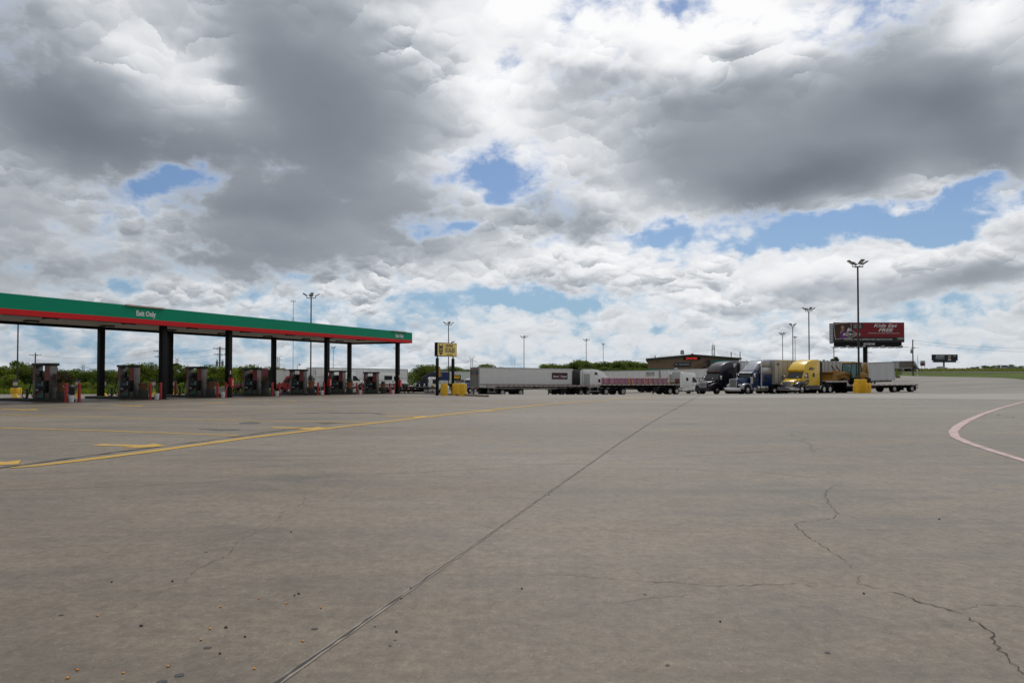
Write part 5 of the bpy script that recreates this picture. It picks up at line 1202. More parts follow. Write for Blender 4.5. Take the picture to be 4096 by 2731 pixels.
mb = MB(); mb.box((8.2, 1.302, 2.62), (15.9, .014, .05), POST); mb.build('belt_line', tr)
# car hauler
ht = tractor('white day cab truck pulling the car hauler behind the scales sign', PWH, roof='day'); place(ht, 1799, 108.5, R(12), (0, -1.1), 8)
mb = MB(); mb.box((-2.75, -1.165, 1.30), (.42, .012, .46), mat('placard', (.62, .33, .02), .5)); mb.build('placard', ht)
hl = thing('car_hauler_trailer', 'low black car hauler trailer carrying the two white vans', 'trailer'); Lh = 17.0
mb = MB(); mb.bx(0, Lh, -1.25, 1.25, .86, .98, FRAME); mb.bx(13.6, Lh + 2.4, -1.0, 1.0, 1.02, 1.20, FRAME); mb.build('deck', hl)
mb = MB(); mb.bx(.3, Lh - .4, -.5, .5, .5, .86, FRAME); mb.bx(2.0, 5.8, -1.2, 1.2, .34, .84, FRAME); mb.bx(12, 15.6, -1.15, 1.15, .5, .86, FRAME); mb.build('frame', hl)
mb = MB(); reflectors(mb, .2, Lh - .3, -1.262, .93, 1.0, .07); mb.build('reflector_tape', hl)
for sy in (-1, 1):
    for x in (4.2, 5.4): wheel(hl, x, sy * 1.2, sy, r=.42, w=.25, dual=True)
mb = MB(); mb.box((6.3, -1.275, .72), (1.9, .02, .34), WHT); sgp = mb.build('banner', hl); txt('SOUTHPORT', .22, INK, sgp, 6.3, .72, y=-1.276, sx=.9)
mb = MB(); rr_ = random.Random(3)
for k in range(16): 
    a = Vector((13.7 + rr_.uniform(0, 4.0), rr_.uniform(-.9, .9), 1.25)); mb.cyl(a, a + Vector((rr_.uniform(-.7, .7), rr_.uniform(-.3, .3), rr_.uniform(.1, .6))), rr_.uniform(.03, .08), mat(rr_.choice(['aluminium', 'pale_handle', 'rack_brown', 'white_paint']), (.5, .5, .5)), 6)
mb.build('tie_down_gear', hl)
oh = place(hl, 1690, 106.8, R(14), (Lh, -1.25), 16, 16)
Mh = hl.matrix_basis.copy()
def van(label, win):
    v = thing('white_van', label, 'van', group='white vans on the car hauler')
    mb = MB(); P = [(-.1, .42, .98), (-.02, .80, .98), (-.25, 1.05, .98), (-.85, 1.22, .97), (-1.75, 2.28, .84), (-2.15, 2.50, .82), (-5.85, 2.52, .82), (-5.98, 2.3, .86), (-5.98, .45, .99), (-5.4, .38, .99), (-1.9, .34, .99), (-.5, .36, .98)]
    mb.prof(P, PWH); mb.build('body', v, bevel=.06)
    mb = MB(); mb.prof([(.03, .34), (.05, .62), (-.10, .78), (-.75, .80), (-.75, .36)], GREY, hw=1.0); mb.build('front_bumper', v, bevel=.04)
    glass('windshield', v, [(-.90, -.84, 1.30), (-.90, .84, 1.30), (-1.68, .78, 2.20), (-1.68, -.78, 2.20)], .03)
    for sy in (-1, 1):
        mb = MB(); mb.plate([(-1.15, sy * .995, 1.28), (-2.15, sy * .995, 1.22), (-2.2, sy * .90, 2.02), (-1.75, sy * .90, 2.02)], .012 if sy < 0 else -.012, GLS); mb.build('side_window', v)
        if win: mb = MB(); mb.plate([(-2.45, sy * .975, 1.42), (-3.65, sy * .975, 1.42), (-3.65, sy * .90, 2.10), (-2.45, sy * .90, 2.10)], .02 if sy < 0 else -.02, GLS); mb.build('cargo_window', v)
        mb = MB(); mb.box((-3.5, sy * 1.0, .62), (3.0, .03, .20), GREY); mb.build('side_moulding', v)
        mb = MB(); mb.box((-2.35, sy * 1.0, 1.12), (.14, .03, .18), BLK); mb.build('door_handle', v)
        mb = MB(); mb.box((-1.2, sy * 1.16, 1.35), (.12, .22, .26), BLK); mb.build('mirror', v, bevel=.02)
        mb = MB(); mb.box((-.35, sy * .86, 1.0), (.5, .12, .20), HEADL); mb.build('headlight', v, bevel=.03)
        mb = MB(); mb.box((-4.1, sy * .965, 1.30), (3.0, .02, .035), POST); mb.build('door_track', v)
        for x in (-.98, -5.0):
            mb = MB(); mb.cyl((x, sy * .96, .36), (x, sy * 1.0, .36), .44, BLK, 20); mb.build('wheel_arch', v)
            wheel(v, x, sy * 1.02, sy, r=.35, w=.22)
    return v
for i, (lab, win, px) in enumerate([('plain white cargo van on the hauler between the last two pumps', False, 1469), ('white van with a black side window at the canopy end', True, 1630)]):
    v = van(lab, win); k = (px - W0 / 2) / FPX; c, s_ = math.cos(R(14)), math.sin(R(14)); lx = (k * oh.y - oh.x) / (c - k * s_)
    v.matrix_basis = Mh @ Matrix.Translation((lx, 0, .985)); v.scale = (1, 1, .92)
# dark blue sleeper with trailers behind the scale sign
t = tractor('dark navy sleeper truck behind the white day cab', paint('deep_navy', (.007, .012, .036), dirt=.0, coat=.25), roof='round', rim_chrome=False); place(t, 1652, 147, R(180 + 6), (0, 1.1), 8)
tr = van_trailer('white trailer with a navy and tan band behind the scales sign', 16.2, VANW, posts=3); place(tr, 1738, 160, R(4), (0, -1.29), 15, 15)
mb = MB(); mb.box((2.2, -1.303, 2.9), (2.6, .014, 1.9), INKB); mb.box((1.4, -1.312, 3.2), (.6, .01, .8), mat('logo_tan', (.30, .20, .09), .5)); mb.build('logo_panel', tr)
mb = MB(); mb.box((8.6, -1.303, 1.95), (7.6, .014, .30), INKB); mb.box((8.6, -1.303, 1.62), (7.6, .014, .34), MATS['logo_tan']); mb.build('band', tr)
txt('Werner', .34, WHTL, tr, 5.6, 1.95, y=-1.31)
t = tractor('bright blue long nosed truck behind the fat yellow barrels', PCB, 'classic'); place(t, 1842, 121, R(180 + 50), (0, 0), 8)
# ------------------------------------------------------------------ trees
def leafmat(name, c0, c1):
    def f(b):
        g_ = nn('ShaderNodeNewGeometry'); oi = nn('ShaderNodeObjectInfo')
        n = noise(scaled(g_.outputs['Position'], (.9, .9, .9)), 1.0, 4, .6)
        k = M('ADD', M('MULTIPLY', n, .9), M('MULTIPLY', g_.outputs['Random Per Island'], .45))
        c = ramp(M('ADD', k, M('MULTIPLY_ADD', oi.outputs['Random'], .24, -.30)), [(.15, c0), (.65, c1)])
        L.new(c, b.inputs['Base Color']); b.inputs['Roughness'].default_value = .65; b.inputs['Specular IOR Level'].default_value = .2
        # leaves let a little sun through
        tr = nn('ShaderNodeBsdfTranslucent'); L.new(mixc(.6, c, (.20, .28, .02)), tr.inputs[0])
        mx = nn('ShaderNodeMixShader'); mx.inputs[0].default_value = .38; L.new(b.outputs[0], mx.inputs[1]); L.new(tr.outputs[0], mx.inputs[2])
        out = [q for q in b.id_data.nodes if q.type == 'OUTPUT_MATERIAL'][0]; L.new(mx.outputs[0], out.inputs[0])
    return gmat(name, f)
LF_D = leafmat('leaf_dark', (.010, .021, .005), (.048, .080, .014)); LF_M = leafmat('leaf_mid', (.016, .035, .006), (.085, .125, .018)); LF_L = leafmat('leaf_light', (.045, .085, .009), (.200, .250, .026)); LF_C = leafmat('leaf_cedar', (.010, .022, .010), (.035, .055, .022))
BARK = mat('bark', (.07, .055, .042), .9, var=.35, scale=6, stretch=(3, 3, .4))
def tree_proto(h, r, m, seed, lobes=14, n=1500, leaf=.24, low=.05, shape='round'):
    rd = random.Random(seed); root = bpy.data.objects.new('tree', None); COL.objects.link(root)
    mb = MB(); top = h * .62
    P = [Vector((0, 0, -.6))] + [Vector((rd.uniform(-.25, .25), rd.uniform(-.25, .25), top * k / 4)) for k in range(1, 5)]
    mb.tube(P, [h * .032, h * .028, h * .024, h * .016, h * .008], BARK, 7)
    L_ = []
    for i in range(lobes):
        a = rd.uniform(0, 6.283); q = rd.random() ** .6; z = h * (low + (1 - low) * rd.random())
        env = math.sin(math.pi * min(1, (z / h - low * .5) * .80 + .16)) ** .55 if shape == 'round' else max(.08, 1 - z / h)
        rr = r * env * q * .78; c = Vector((math.cos(a) * rr, math.sin(a) * rr, z * .90)); lr = r * rd.uniform(.30, .52) * (.55 + .45 * env)
        L_.append((c, lr))
        b0 = P[rd.randint(2, 4)]; mb.tube([b0, b0.lerp(c, .5) + Vector((0, 0, .15)), c], [h * .010, h * .006, h * .003], BARK, 5)
    mb.build('trunk', root)
    mb = MB(); per = n // lobes
    for c, lr in L_:
        for _ in range(per):
            v = Vector((rd.gauss(0, 1), rd.gauss(0, 1), rd.gauss(0, 1))).normalized() * (rd.random() ** .42) * lr
            v.z *= .8; p = c + v
            if p.z < .05: p.z = rd.uniform(.05, .5)
            a = (Vector((rd.uniform(-1, 1), rd.uniform(-1, 1), rd.uniform(-.6, .6)))).normalized(); b = a.cross(Vector((rd.uniform(-1, 1), rd.uniform(-1, 1), rd.uniform(-1, 1)))).normalized(); sz = leaf * rd.uniform(.5, 1.3)
            mb.quad(p - a * sz, p - b * sz * .55 + a * sz * .2, p + a * sz, p + b * sz * .55 - a * sz * .1, m)
    mb.build('crown', root, fix=False); return root
PR = {}
for nm, args in dict(dark=(6.2, 3.0, LF_D, 1), mid=(6.0, 3.2, LF_M, 2), light=(5.4, 3.0, LF_L, 3), wide=(5.0, 3.8, LF_M, 4), tall=(7.4, 2.6, LF_D, 5), bush=(2.6, 1.9, LF_L, 6), shrub=(2.2, 2.0, LF_M, 7)).items():
    h, r, m, sd_ = args; big = nm not in ('bush', 'shrub')
    PR[nm] = (tree_proto(h, r, m, sd_, 18 if big else 9, 3400 if big else 1300, .175 if big else .12, .06), h)
cedar = tree_proto(6.5, 1.9, LF_C, 8, 26, 1700, .22, .0, 'cone'); PR['cedar'] = (cedar, 6.5)
used = set(); TN = [0]
def tree(kind, px, d, topy, label, group, wide=1.0, cat='tree'):
    """a tree standing at px, d whose crown reaches image row topy"""
    root, h = PR[kind]; p = gp(px, d); H_ = EYE + (HOR - topy) * d / FPX - p.z
    o = root if kind not in used else dup(root); used.add(kind); s = max(.25, H_ / (h * .98))
    o.location = p; o.scale = (s * wide, s * wide, s); o.rotation_euler = (0, 0, random.uniform(0, 6.28)); tag(o, label, cat, group)
    o.name = {'bush': 'bush', 'shrub': 'bush', 'cedar': 'cedar_tree'}.get(kind, 'tree'); return o
rnd = random.Random(11)
G1 = 'trees behind the pump lanes'
LB = {'dark': 'dark green dense tree', 'mid': 'mid green tree', 'light': 'pale green loose tree', 'wide': 'broad low tree', 'tall': 'tall dark tree', 'bush': 'low leafy bush', 'shrub': 'round green shrub'}
WHERE = [(0, 'at the far left edge beyond the pole'), (130, 'behind the nearest pump'), (260, 'between the nearest pump and the first far column'), (400, 'behind the first far column'), (520, 'behind the second pump'), (650, 'behind the first front column'), (800, 'behind the third pump'), (930, 'by the two-armed utility pole'), (1060, 'above the dark red truck'), (1200, 'left of the grey trailer'), (1500, 'above the long white trailer'), (1760, 'left of the scales sign post'), (1900, 'right of the scales sign'), (2180, 'above the refrigerated trailer'), (2420, 'above the black truck'), (2600, 'left of the tan building')]
def where(px): return min(WHERE, key=lambda q: abs(q[0] - px))[1]
# left belt: (px, distance, top row, kind)
belt = [(-60,118,1470,'mid'),(5,122,1466,'light'),(70,128,1438,'tall'),(92,124,1446,'dark'),(40,112,1500,'light'),(130,132,1462,'mid'),(170,126,1474,'dark'),(215,130,1480,'wide'),(262,128,1472,'dark'),(300,132,1478,'mid'),(345,130,1474,'dark'),(385,134,1480,'wide'),(420,128,1472,'dark'),(455,132,1482,'mid'),
 (500,126,1474,'dark'),(545,120,1458,'light'),(590,122,1454,'mid'),(625,126,1470,'mid'),(655,130,1456,'dark'),(700,128,1448,'tall'),(725,126,1464,'mid'),(760,124,1466,'dark'),(800,122,1474,'light'),(838,126,1462,'mid'),(872,130,1470,'dark'),(905,124,1466,'light'),(940,132,1474,'mid'),(975,128,1468,'light'),(1010,132,1462,'mid'),(1050,138,1462,'dark'),(1085,140,1468,'mid'),(1120,150,1472,'light')]
for i, (px, d, ty, k) in enumerate(belt): tree(k, px, d, ty, f'{LB[k]} {where(px)}', G1, 1.15)
for px in range(-80, 930, 27):
    d = rnd.uniform(109, 113); k = rnd.choice(['bush', 'shrub', 'bush']); px2 = px + rnd.uniform(-8, 8)
    tree(k, px2, d, rnd.uniform(1528, 1552), f'{LB[k]} in the undergrowth {where(px2)}', 'bushes in front of the tree belt', 1.5, 'bush')
for px, ty, d, k in [(1480,1468,200,'dark'),(1668,1474,215,'mid'),(1690,1462,210,'wide'),(1720,1460,215,'mid'),(1745,1470,215,'light'),(1775,1476,220,'mid'),(1800,1478,225,'dark'),(1835,1474,220,'mid'),(1815,1466,215,'light'),(1850,1470,218,'dark'),(1872,1478,225,'mid'),(1940,1457,260,'light'),(1960,1462,255,'mid'),
 (2000,1470,270,'mid'),(2060,1474,280,'dark'),(2110,1476,280,'mid'),(2180,1458,250,'light'),(2205,1456,255,'mid'),(2235,1460,255,'light'),(2268,1450,255,'dark'),(2305,1446,250,'mid'),(2325,1442,255,'light'),(2350,1450,245,'mid'),(2380,1452,250,'light'),(2410,1448,250,'mid'),(2440,1452,255,'light'),(2455,1440,250,'dark'),(2475,1446,245,'mid'),(2500,1444,250,'mid'),(2525,1446,255,'light'),(2550,1448,255,'mid'),(2575,1446,250,'dark'),(2600,1450,250,'mid'),(2420,1468,225,'mid'),(2340,1472,228,'mid'),(2520,1470,225,'dark'),(2570,1472,226,'light'),(2290,1474,230,'dark'),(2470,1474,222,'mid')]:
    tree(k, px, d, ty, f'{LB[k]} beyond the trailers {where(px)}', 'trees beyond the parked trailers', 1.35)
for px, ty, d, w in [(3296,1432,170,.9),(3330,1429,175,1.5),(3345,1421,175,1.3),(3310,1436,172,1.1)]: tree('cedar', px, d, ty, 'dark cedar showing over the ribbed trailer by the billboard', 'cedars over the ribbed trailer', w)
for px, ty, d, k in [(3660,1474,330,'dark'),(3735,1474,360,'mid'),(3752,1474,365,'mid'),(3775,1472,365,'dark'),(3815,1474,370,'mid'),(3845,1475,365,'dark'),(3870,1474,350,'mid'),(3890,1466,350,'dark'),(3910,1466,345,'mid'),(3938,1459,345,'dark'),(3952,1462,340,'dark'),(3975,1462,345,'mid'),(3998,1460,345,'mid'),(4020,1459,340,'dark'),(4046,1458,340,'light'),(4062,1464,345,'dark'),(4085,1463,340,'mid'),(4110,1460,340,'dark')]:
    tree(k, px, d, ty, f'{LB[k]} along the far side of the highway {"under the small billboard" if px < 3860 else "at the right edge"}', 'trees across the highway', 1.5)
tree('bush', 3586, 190, 1478, 'small leafy bush just right of the lone trailer', None, .8, 'bush')
# tall weeds along the lot edge
def weeds(name, spots, m, hmin, hmax, label, seed):
    rd = random.Random(seed); mb = MB()
    for x, y in spots:
        z = gz(x, y) - .05; h = rd.uniform(hmin, hmax); a = rd.uniform(0, 6.28); dx, dy = math.cos(a) * .12, math.sin(a) * .12; lx, ly = rd.uniform(-.3, .3), rd.uniform(-.3, .3)
        mb.add([(x - dx, y - dy, z), (x + dx, y + dy, z), (x + lx, y + ly, z + h)], [(0, 1, 2)], m)
    o = mb.build(name, fix=False); return tag(o, label, 'weeds', kind='stuff')
sp = []
for _ in range(6000):
    px = rnd.uniform(-120, 1100); d = rnd.uniform(106.5, 112); x = (px - W0 / 2) / FPX * d; sp.append((x, d))
weeds('tall_grass', sp, LF_L, .3, 1.1, 'tall weeds along the back edge of the lot', 5)
STRAW = leafmat('straw', (.10, .10, .03), (.30, .26, .10))
sp = []
for _ in range(7000):
    px = rnd.uniform(3560, 4350); t_ = rnd.uniform(0, 1); d = np.interp(px, [3560, 4096, 4600], [280, 243, 213]) + t_ * 45; x = (px - W0 / 2) / FPX * d; sp.append((x, d))
weeds('dry_grass', sp, STRAW, .4, 1.3, 'dry straw coloured grass between the two roads', 6)

# ------------------------------------------------------------------ highway
ASPH = mat('asphalt', (.20, .19, .18), .8, var=.15, scale=1.0); PALEC = mat('barrier_concrete', (.50, .48, .45), .8, var=.12)
near = [gp(3300, 285), gp(3560, 262), gp(4096, 225), gp(4600, 195), gp(5400, 160)]
Q = resample([Vector((p.x, p.y, 0)) for p in near], 6)
vs = []; 
for i, q in enumerate(Q):
    d = (Q[min(i + 1, len(Q) - 1)] - Q[max(i - 1, 0)]).normalized(); n_ = Vector((-d.y, d.x, 0))
    for k in range(4):
        p = q + n_ * (k * 4.0); vs.append((p.x, p.y, max(gz(p.x, p.y), gz(q.x, q.y)) + .06))
me = bpy.data.meshes.new('highway'); me.from_pydata(vs, [], [(i * 4 + j, i * 4 + j + 1, (i + 1) * 4 + j + 1, (i + 1) * 4 + j) for i in range(len(Q) - 1) for j in range(3)]); me.materials.append(ASPH)
o = bpy.data.objects.new('highway', me); COL.objects.link(o); tag(o, 'pale highway running level beyond the grass verge', 'road', kind='structure')
mb = MB()
for i in range(len(Q) - 1):
    a, b = Q[i], Q[i + 1]; za, zb_ = gz(a.x, a.y) + .05, gz(b.x, b.y) + .05
    d = (b - a).normalized(); n_ = Vector((-d.y, d.x, 0)) * .25
    mb.add([a + Vector((0, 0, za - .8)), b + Vector((0, 0, zb_ - .8)), b + Vector((0, 0, zb_)), a + Vector((0, 0, za))], [(0, 1, 2, 3)], mat('shoulder_dark', (.09, .08, .075), .9, var=.2))
    P = [a + Vector((0, 0, za)), b + Vector((0, 0, zb_)), b + Vector((0, 0, zb_ + .22)), a + Vector((0, 0, za + .22))]
    P += [p + n_ for p in P]; mb.add(P, [(0, 1, 2, 3), (7, 6, 5, 4), (3, 2, 6, 7)], PALEC)
tag(mb.build('road_kerb', fix=False), 'pale kerb with a dark shoulder along the near side of the highway', 'kerb')
vs = [gp(px, d) for px, d in [(3600, 330), (4096, 300), (4700, 262), (4700, 272), (4096, 312), (3600, 342)]]
mb = MB(); mb.poly([v + Vector((0, 0, .25)) for v in vs], ASPH); tag(mb.build('far_carriageway', fix=False), 'far carriageway beyond the dry grass', 'road', kind='structure')
def car(label, col, px, d, rz, suv=False):
    c = thing('car', label, 'car', gp(px, d, .3), rz, 'cars on the far carriageway'); h = 1.85 if suv else 1.45
    mb = MB(); mb.prof([(2.3, .35), (2.35, .8), (2.1, .98), (1.0, 1.06), (.3, h - .1), (-.2, h), (-1.7 if not suv else -2.1, h), (-2.25, 1.05), (-2.35, .9), (-2.3, .35)], col, hw=.90); mb.build('body', c, bevel=.08)
    for sy in (-1, 1):
        mb = MB(); mb.plate([(.75, sy * .905, 1.08), (.25, sy * .905, h - .18), (-1.75, sy * .905, h - .16), (-2.0, sy * .905, 1.1)], .01 if sy > 0 else -.01, GLS); mb.build('side_window', c)
        for x in (1.45, -1.45): wheel(c, x, sy * .90, sy, r=.34, w=.2)
    mb = MB(); mb.plate([(1.02, -.8, 1.08), (1.02, .8, 1.08), (.34, .72, h - .14), (.34, -.72, h - .14)], .02, GLS); mb.build('windshield', c)
    return c
car('silver pickup sized car on the far road at the right', paint('silver', (.40, .42, .42)), 4026, 306, R(-28), True)
car('grey car on the far road beside the silver one', paint('grey_car', (.22, .24, .25)), 4052, 304, R(-28))
car('small pale car on the far road under the small billboard', paint('pale_car', (.52, .52, .50)), 3766, 322, R(-20))
# semi on the highway
rzh = R(38)
tr = van_trailer('brown sided trailer with a pale torn back on the highway behind the dark truck', 13.0, mat('brown_curtain', (.115, .095, .080), .7, var=.2, scale=.5, dirt=.2), posts=3, door=mat('pale_curtain', (.42, .42, .44), .6, var=.35, scale=.8, stretch=(1, 2, .4)))
b_ = place(tr, 3596, 266, rzh, (0, -1.29), 12, 12); tr.location.z += .15
tt = tractor('dark sleeper truck pulling a brown sided trailer on the highway', PBK, roof='high', rim_chrome=False); place_at(tt, front_of(b_, rzh, 13 - .9 + 6.6), rzh, 8); tt.location.z += .15

# ------------------------------------------------------------------ service building
TAN = None
def tanf(b):
    P = nn('ShaderNodeTexCoord').outputs['Object']; sp_ = nn('ShaderNodeSeparateXYZ'); L.new(P, sp_.inputs[0])
    w_ = M('PINGPONG', M('MULTIPLY', sp_.outputs[0], 1 / .30), .5); g_ = noise(P, .8, 5, .6)
    c = mixc(rng(w_, .36, .5, 0, 1, True), (.190, .130, .080), (.115, .078, .050)); c = mixc(1.0, c, ramp(g_, [(.3, (.9, .9, .9)), (.7, (1.08, 1.08, 1.08))]), 'MULTIPLY')
    L.new(c, b.inputs['Base Color']); b.inputs['Roughness'].default_value = .6
TAN = gmat('tan_cladding', tanf)
d = 182.0; xl, xr_ = (2590.6 - 2048) / FPX * d, (2957 - 2048) / FPX * d; Wb = xr_ - xl; zg = gz((xl + xr_) / 2, d)
def zat(y): return EYE + (HOR - y) * d / FPX - zg
bl = thing('service_building', 'low tan metal building with a shallow gable and red lettered screen', 'building', (xl, d, zg), R(-11.5)); bl.scale = (.955, 1, 1)
ez, pz, pxk = zat(1440), zat(1423.5), (2772 - 2590.6) / FPX * d
mb = MB(); P = [(0, -3), (Wb, -3), (Wb, zat(1438.5)), (pxk, pz), (0, ez)]
mb.add([(x, 0, z) for x, z in P] + [(x, 45, z) for x, z in P], [(0, 1, 2, 3, 4), (9, 8, 7, 6, 5), (0, 4, 9, 5), (1, 6, 7, 2), (0, 5, 6, 1)], TAN); mb.build('wall', bl)
DGR = mat('roof_dark_green', (.018, .030, .022), .5); TEAL = mat('teal_paint', (.010, .17, .12), .5)
mb = MB()
for (x0, z0), (x1, z1) in (((-.5, ez - .03), (pxk, pz)), ((pxk, pz), (Wb + .6, zat(1438.5) - .03))):
    mb.add([(x0, -.6, z0), (x1, -.6, z1), (x1, -.6, z1 + .42), (x0, -.6, z0 + .42), (x0, 45, z0), (x1, 45, z1), (x1, 45, z1 + .42), (x0, 45, z0 + .42)], [(0, 1, 2, 3), (7, 6, 5, 4), (3, 2, 6, 7), (1, 0, 4, 5), (0, 3, 7, 4), (1, 5, 6, 2)], DGR)
mb.build('roof', bl)
def bx_(px): return (px - 2590.6) / FPX * d
SGB = mat('sign_navy', (.012, .016, .034), .4)
mb = MB(); mb.box(((bx_(2699) + bx_(2764)) / 2, -.12, (zat(1450.5) + zat(1465)) / 2), (bx_(2764) - bx_(2699), .22, zat(1450.5) - zat(1465)), SGB); sb = mb.build('service_sign', bl)
text('lettering', 'TRUCK SERVICE', .52, mat('sign_pale_blue', (.40, .44, .52), .5), sb, ((bx_(2712) + bx_(2764)) / 2, -.24, (zat(1450.5) + zat(1465)) / 2), (R(90), 0, 0), bold=.025, sx=.74)
text('lettering', 'TA', .62, MATS['sign_pale_blue'], sb, (bx_(2706.5), -.24, (zat(1450.5) + zat(1465)) / 2), (R(90), 0, 0), bold=.03, sx=.8)
mb = MB(); mb.box(((bx_(2736) + bx_(2804)) / 2, -.12, (zat(1429.8) + zat(1438.4)) / 2), (bx_(2804) - bx_(2736), .22, .60), BLK); sb = mb.build('led_screen', bl)
LED = mat('led_red', (1.0, .04, .03), .5, emit=.55); text('lettering', 'DETAILS INSIDE', .56, LED, sb, (bx_(2768.5), -.24, (zat(1429.8) + zat(1438.4)) / 2), (R(90), 0, 0), bold=.03, sx=.74)
mb = MB(); mb.plate([(.1, -.05, zat(1480)), (bx_(2696), -.05, zat(1480)), (bx_(2696), -.05, zat(1474)), (bx_(2650), -.05, zat(1475.5)), (bx_(2615), -.05, zat(1474.5)), (.1, -.05, zat(1471.5))], .04, TEAL)
mb.build('teal_stripe', bl); mb = MB(); mb.plate([(bx_(2846), -.05, zat(1451)), (bx_(2940), -.05, zat(1449)), (bx_(2935), -.05, zat(1441)), (bx_(2900), -.05, zat(1438.5)), (bx_(2868), -.05, zat(1440)), (bx_(2846), -.05, zat(1443))], .04, TEAL); mb.build('teal_swoosh', bl)
mb = MB(); mb.cyl((bx_(2706), -.03, zat(1478)), (bx_(2706), -.10, zat(1478)), .58, mat('badge_blue', (.03, .16, .36), .5), 24); mb.cyl((bx_(2706), -.10, zat(1478)), (bx_(2706), -.11, zat(1478)), .50, WHT, 24); bd = mb.build('round_badge', bl)
text('lettering', 'ASE', .42, MATS['badge_blue'], bd, (bx_(2706), -.12, zat(1478)), (R(90), 0, 0), bold=.03)
mb = MB(); mb.box(((bx_(2830) + bx_(2843)) / 2, -.04, (zat(1439) + zat(1464)) / 2), (bx_(2843) - bx_(2830), .10, zat(1439) - zat(1464)), SGB); mb.build('upper_door', bl)
mb = MB(); za, zb_ = zat(1464), zat(1482)
mb.add([(bx_(2781), -1.6, zb_), (bx_(2824), -1.6, za), (bx_(2824), -1.6, za - .35), (bx_(2781), -1.6, zb_ - .35), (bx_(2781), -.3, zb_), (bx_(2824), -.3, za), (bx_(2824), -.3, za - .35), (bx_(2781), -.3, zb_ - .35)], [(0, 1, 2, 3), (7, 6, 5, 4), (0, 4, 5, 1)], BLK)
for k in range(6):
    f = k / 5; x = bx_(2781) + (bx_(2824) - bx_(2781)) * f; z = zb_ + (za - zb_) * f; mb.cyl((x, -1.6, z), (x, -1.6, z + .95), .035, BLK, 5)
mb.cyl((bx_(2781), -1.6, zb_ + .95), (bx_(2824), -1.6, za + .95), .04, BLK, 5); mb.box((bx_(2836), -.95, za - .1), (1.8, 1.4, .12), BLK); mb.cyl((bx_(2824), -1.6, za + .95), (bx_(2850), -1.6, za + .95), .04, BLK, 5); mb.build('stair', bl)
for px in (2633, 2768, 2824):
    mb = MB(); mb.box((bx_(px), -.15, zat(1446)), (.35, .25, .25), GREY); mb.build('wall_lamp', bl)
mb = MB(); mb.cyl((bx_(2622), 4, ez), (bx_(2622), 4, ez + 1.3), .12, GREY, 8); mb.build('vent_pipe', bl)
mb = MB(); mb.box((bx_(2735), 5, pz + .9), (1.0, 1.0, .9), VANG); mb.box((bx_(2735), 5, pz + 1.5), (.85, .85, .3), VANG); mb.build('roof_fan', bl)
mb = MB(); mb.ball((pxk, 0, pz + .4), .35, VANG, 8, 6); mb.build('ridge_vent', bl)
for i, px in enumerate((2925, 2960.5)):
    mb = MB(); p = gp(px, 190); mb.cyl((0, 0, 0), (0, 0, EYE + (HOR - 1407) * 190 / FPX - p.z), .12, POLE, 8); tag(mb.build('steel_post', loc=p), ['thin dark post at the right end of the tan building', 'thin dark post just beyond the roof corner of the tan building'][i], 'post')

# ------------------------------------------------------------------ billboards
BRED = mat('poster_red', (.235, .008, .020), .5, var=.12, scale=.6); BBLK = mat('poster_black', (.014, .013, .018), .5); PWHT = mat('poster_white', (.62, .62, .64), .5)
d = 142.0; bx0, bx1 = (3335.6 - 2048) / FPX * d, (3617.7 - 2048) / FPX * d; Wd = bx1 - bx0; cxm = (bx0 + bx1) / 2; zg = gz(cxm, d + .8)
def Z(y): return EYE + (HOR - y) * d / FPX - zg
def X(px): return (px - 2048) / FPX * d - cxm
bb = thing('billboard', 'big red and black roadside billboard reading Kids Eat FREE on one thick column', 'billboard', (cxm, d, zg), 0)
mb = MB(); mb.cyl((X(3471), 1.0, -1), (X(3471), 1.0, Z(1386)), .42, BLK, 20); mb.build('column', bb, smooth=True)
mb = MB(); z0, z1 = Z(1369), Z(1289.5); mb.bx(-Wd / 2, Wd / 2, -.10, .15, z0, z1, BBLK); mb.build('panel', bb)
mb = MB(); zr = Z(1348.5); mb.bx(-Wd / 2 + .05, Wd / 2 - .05, -.112, -.098, zr, z1 - .05, BRED); mb.build('red_field', bb)
for y in (1310.5, 1328): mb = MB(); mb.box((0, -.113, Z(y)), (Wd - .1, .006, .05), mat('poster_maroon', (.10, .006, .012), .6)); mb.build('plank_line', bb)
mb = MB(); mb.bx(X(3340), X(3608), .0, .5, Z(1386.5), z0 - .002, BLK); mb.build('apron', bb)
mb = MB(); x0 = -Wd / 2 - .0
for k in range(8): mb.box((x0 - .02, .95, Z(1300 + k * 10)), (.06, 1.5, .42), VANG)
mb.bx(x0 - .03, x0 + .02, 1.6, 1.75, z0, z1 - .1, BLK); mb.bx(-Wd / 2, Wd / 2, 1.7, 1.9, z0, z1 - .1, BLK); mb.build('rear_frame', bb)
mb = MB(); mb.bx(X(3319), X(3626), -.9, -.3, Z(1389.2), Z(1388), BLK)
for k in range(9): mb.bx(X(3345 + k * 32) - .04, X(3345 + k * 32) + .04, -.9, 1.7, Z(1391.5), Z(1389.3), BLK)
mb.build('catwalk', bb)
for px in (3382, 3448, 3524, 3596): mb = MB(); mb.prof([(0, 0), (.3, .02), (.3, .12), (.12, .3), (0, .3)], VANG, hw=.28); mb.build('flood_lamp', bb, loc=(X(px), -1.0, Z(1388)), rot=(0, 0, R(90)))
mb = MB(); 
for yy in (0, .4): mb.cyl((X(3481), .9 + yy, 0), (X(3481), .9 + yy, Z(1386)), .03, GREY, 5)
for k in range(24): mb.cyl((X(3481), .9, k * .42), (X(3481), 1.3, k * .42), .02, GREY, 4)
mb.box((X(3488), 1.1, Z(1409)), (.8, .8, .06), BLK); mb.build('ladder', bb)
ry = (R(90), 0, 0)
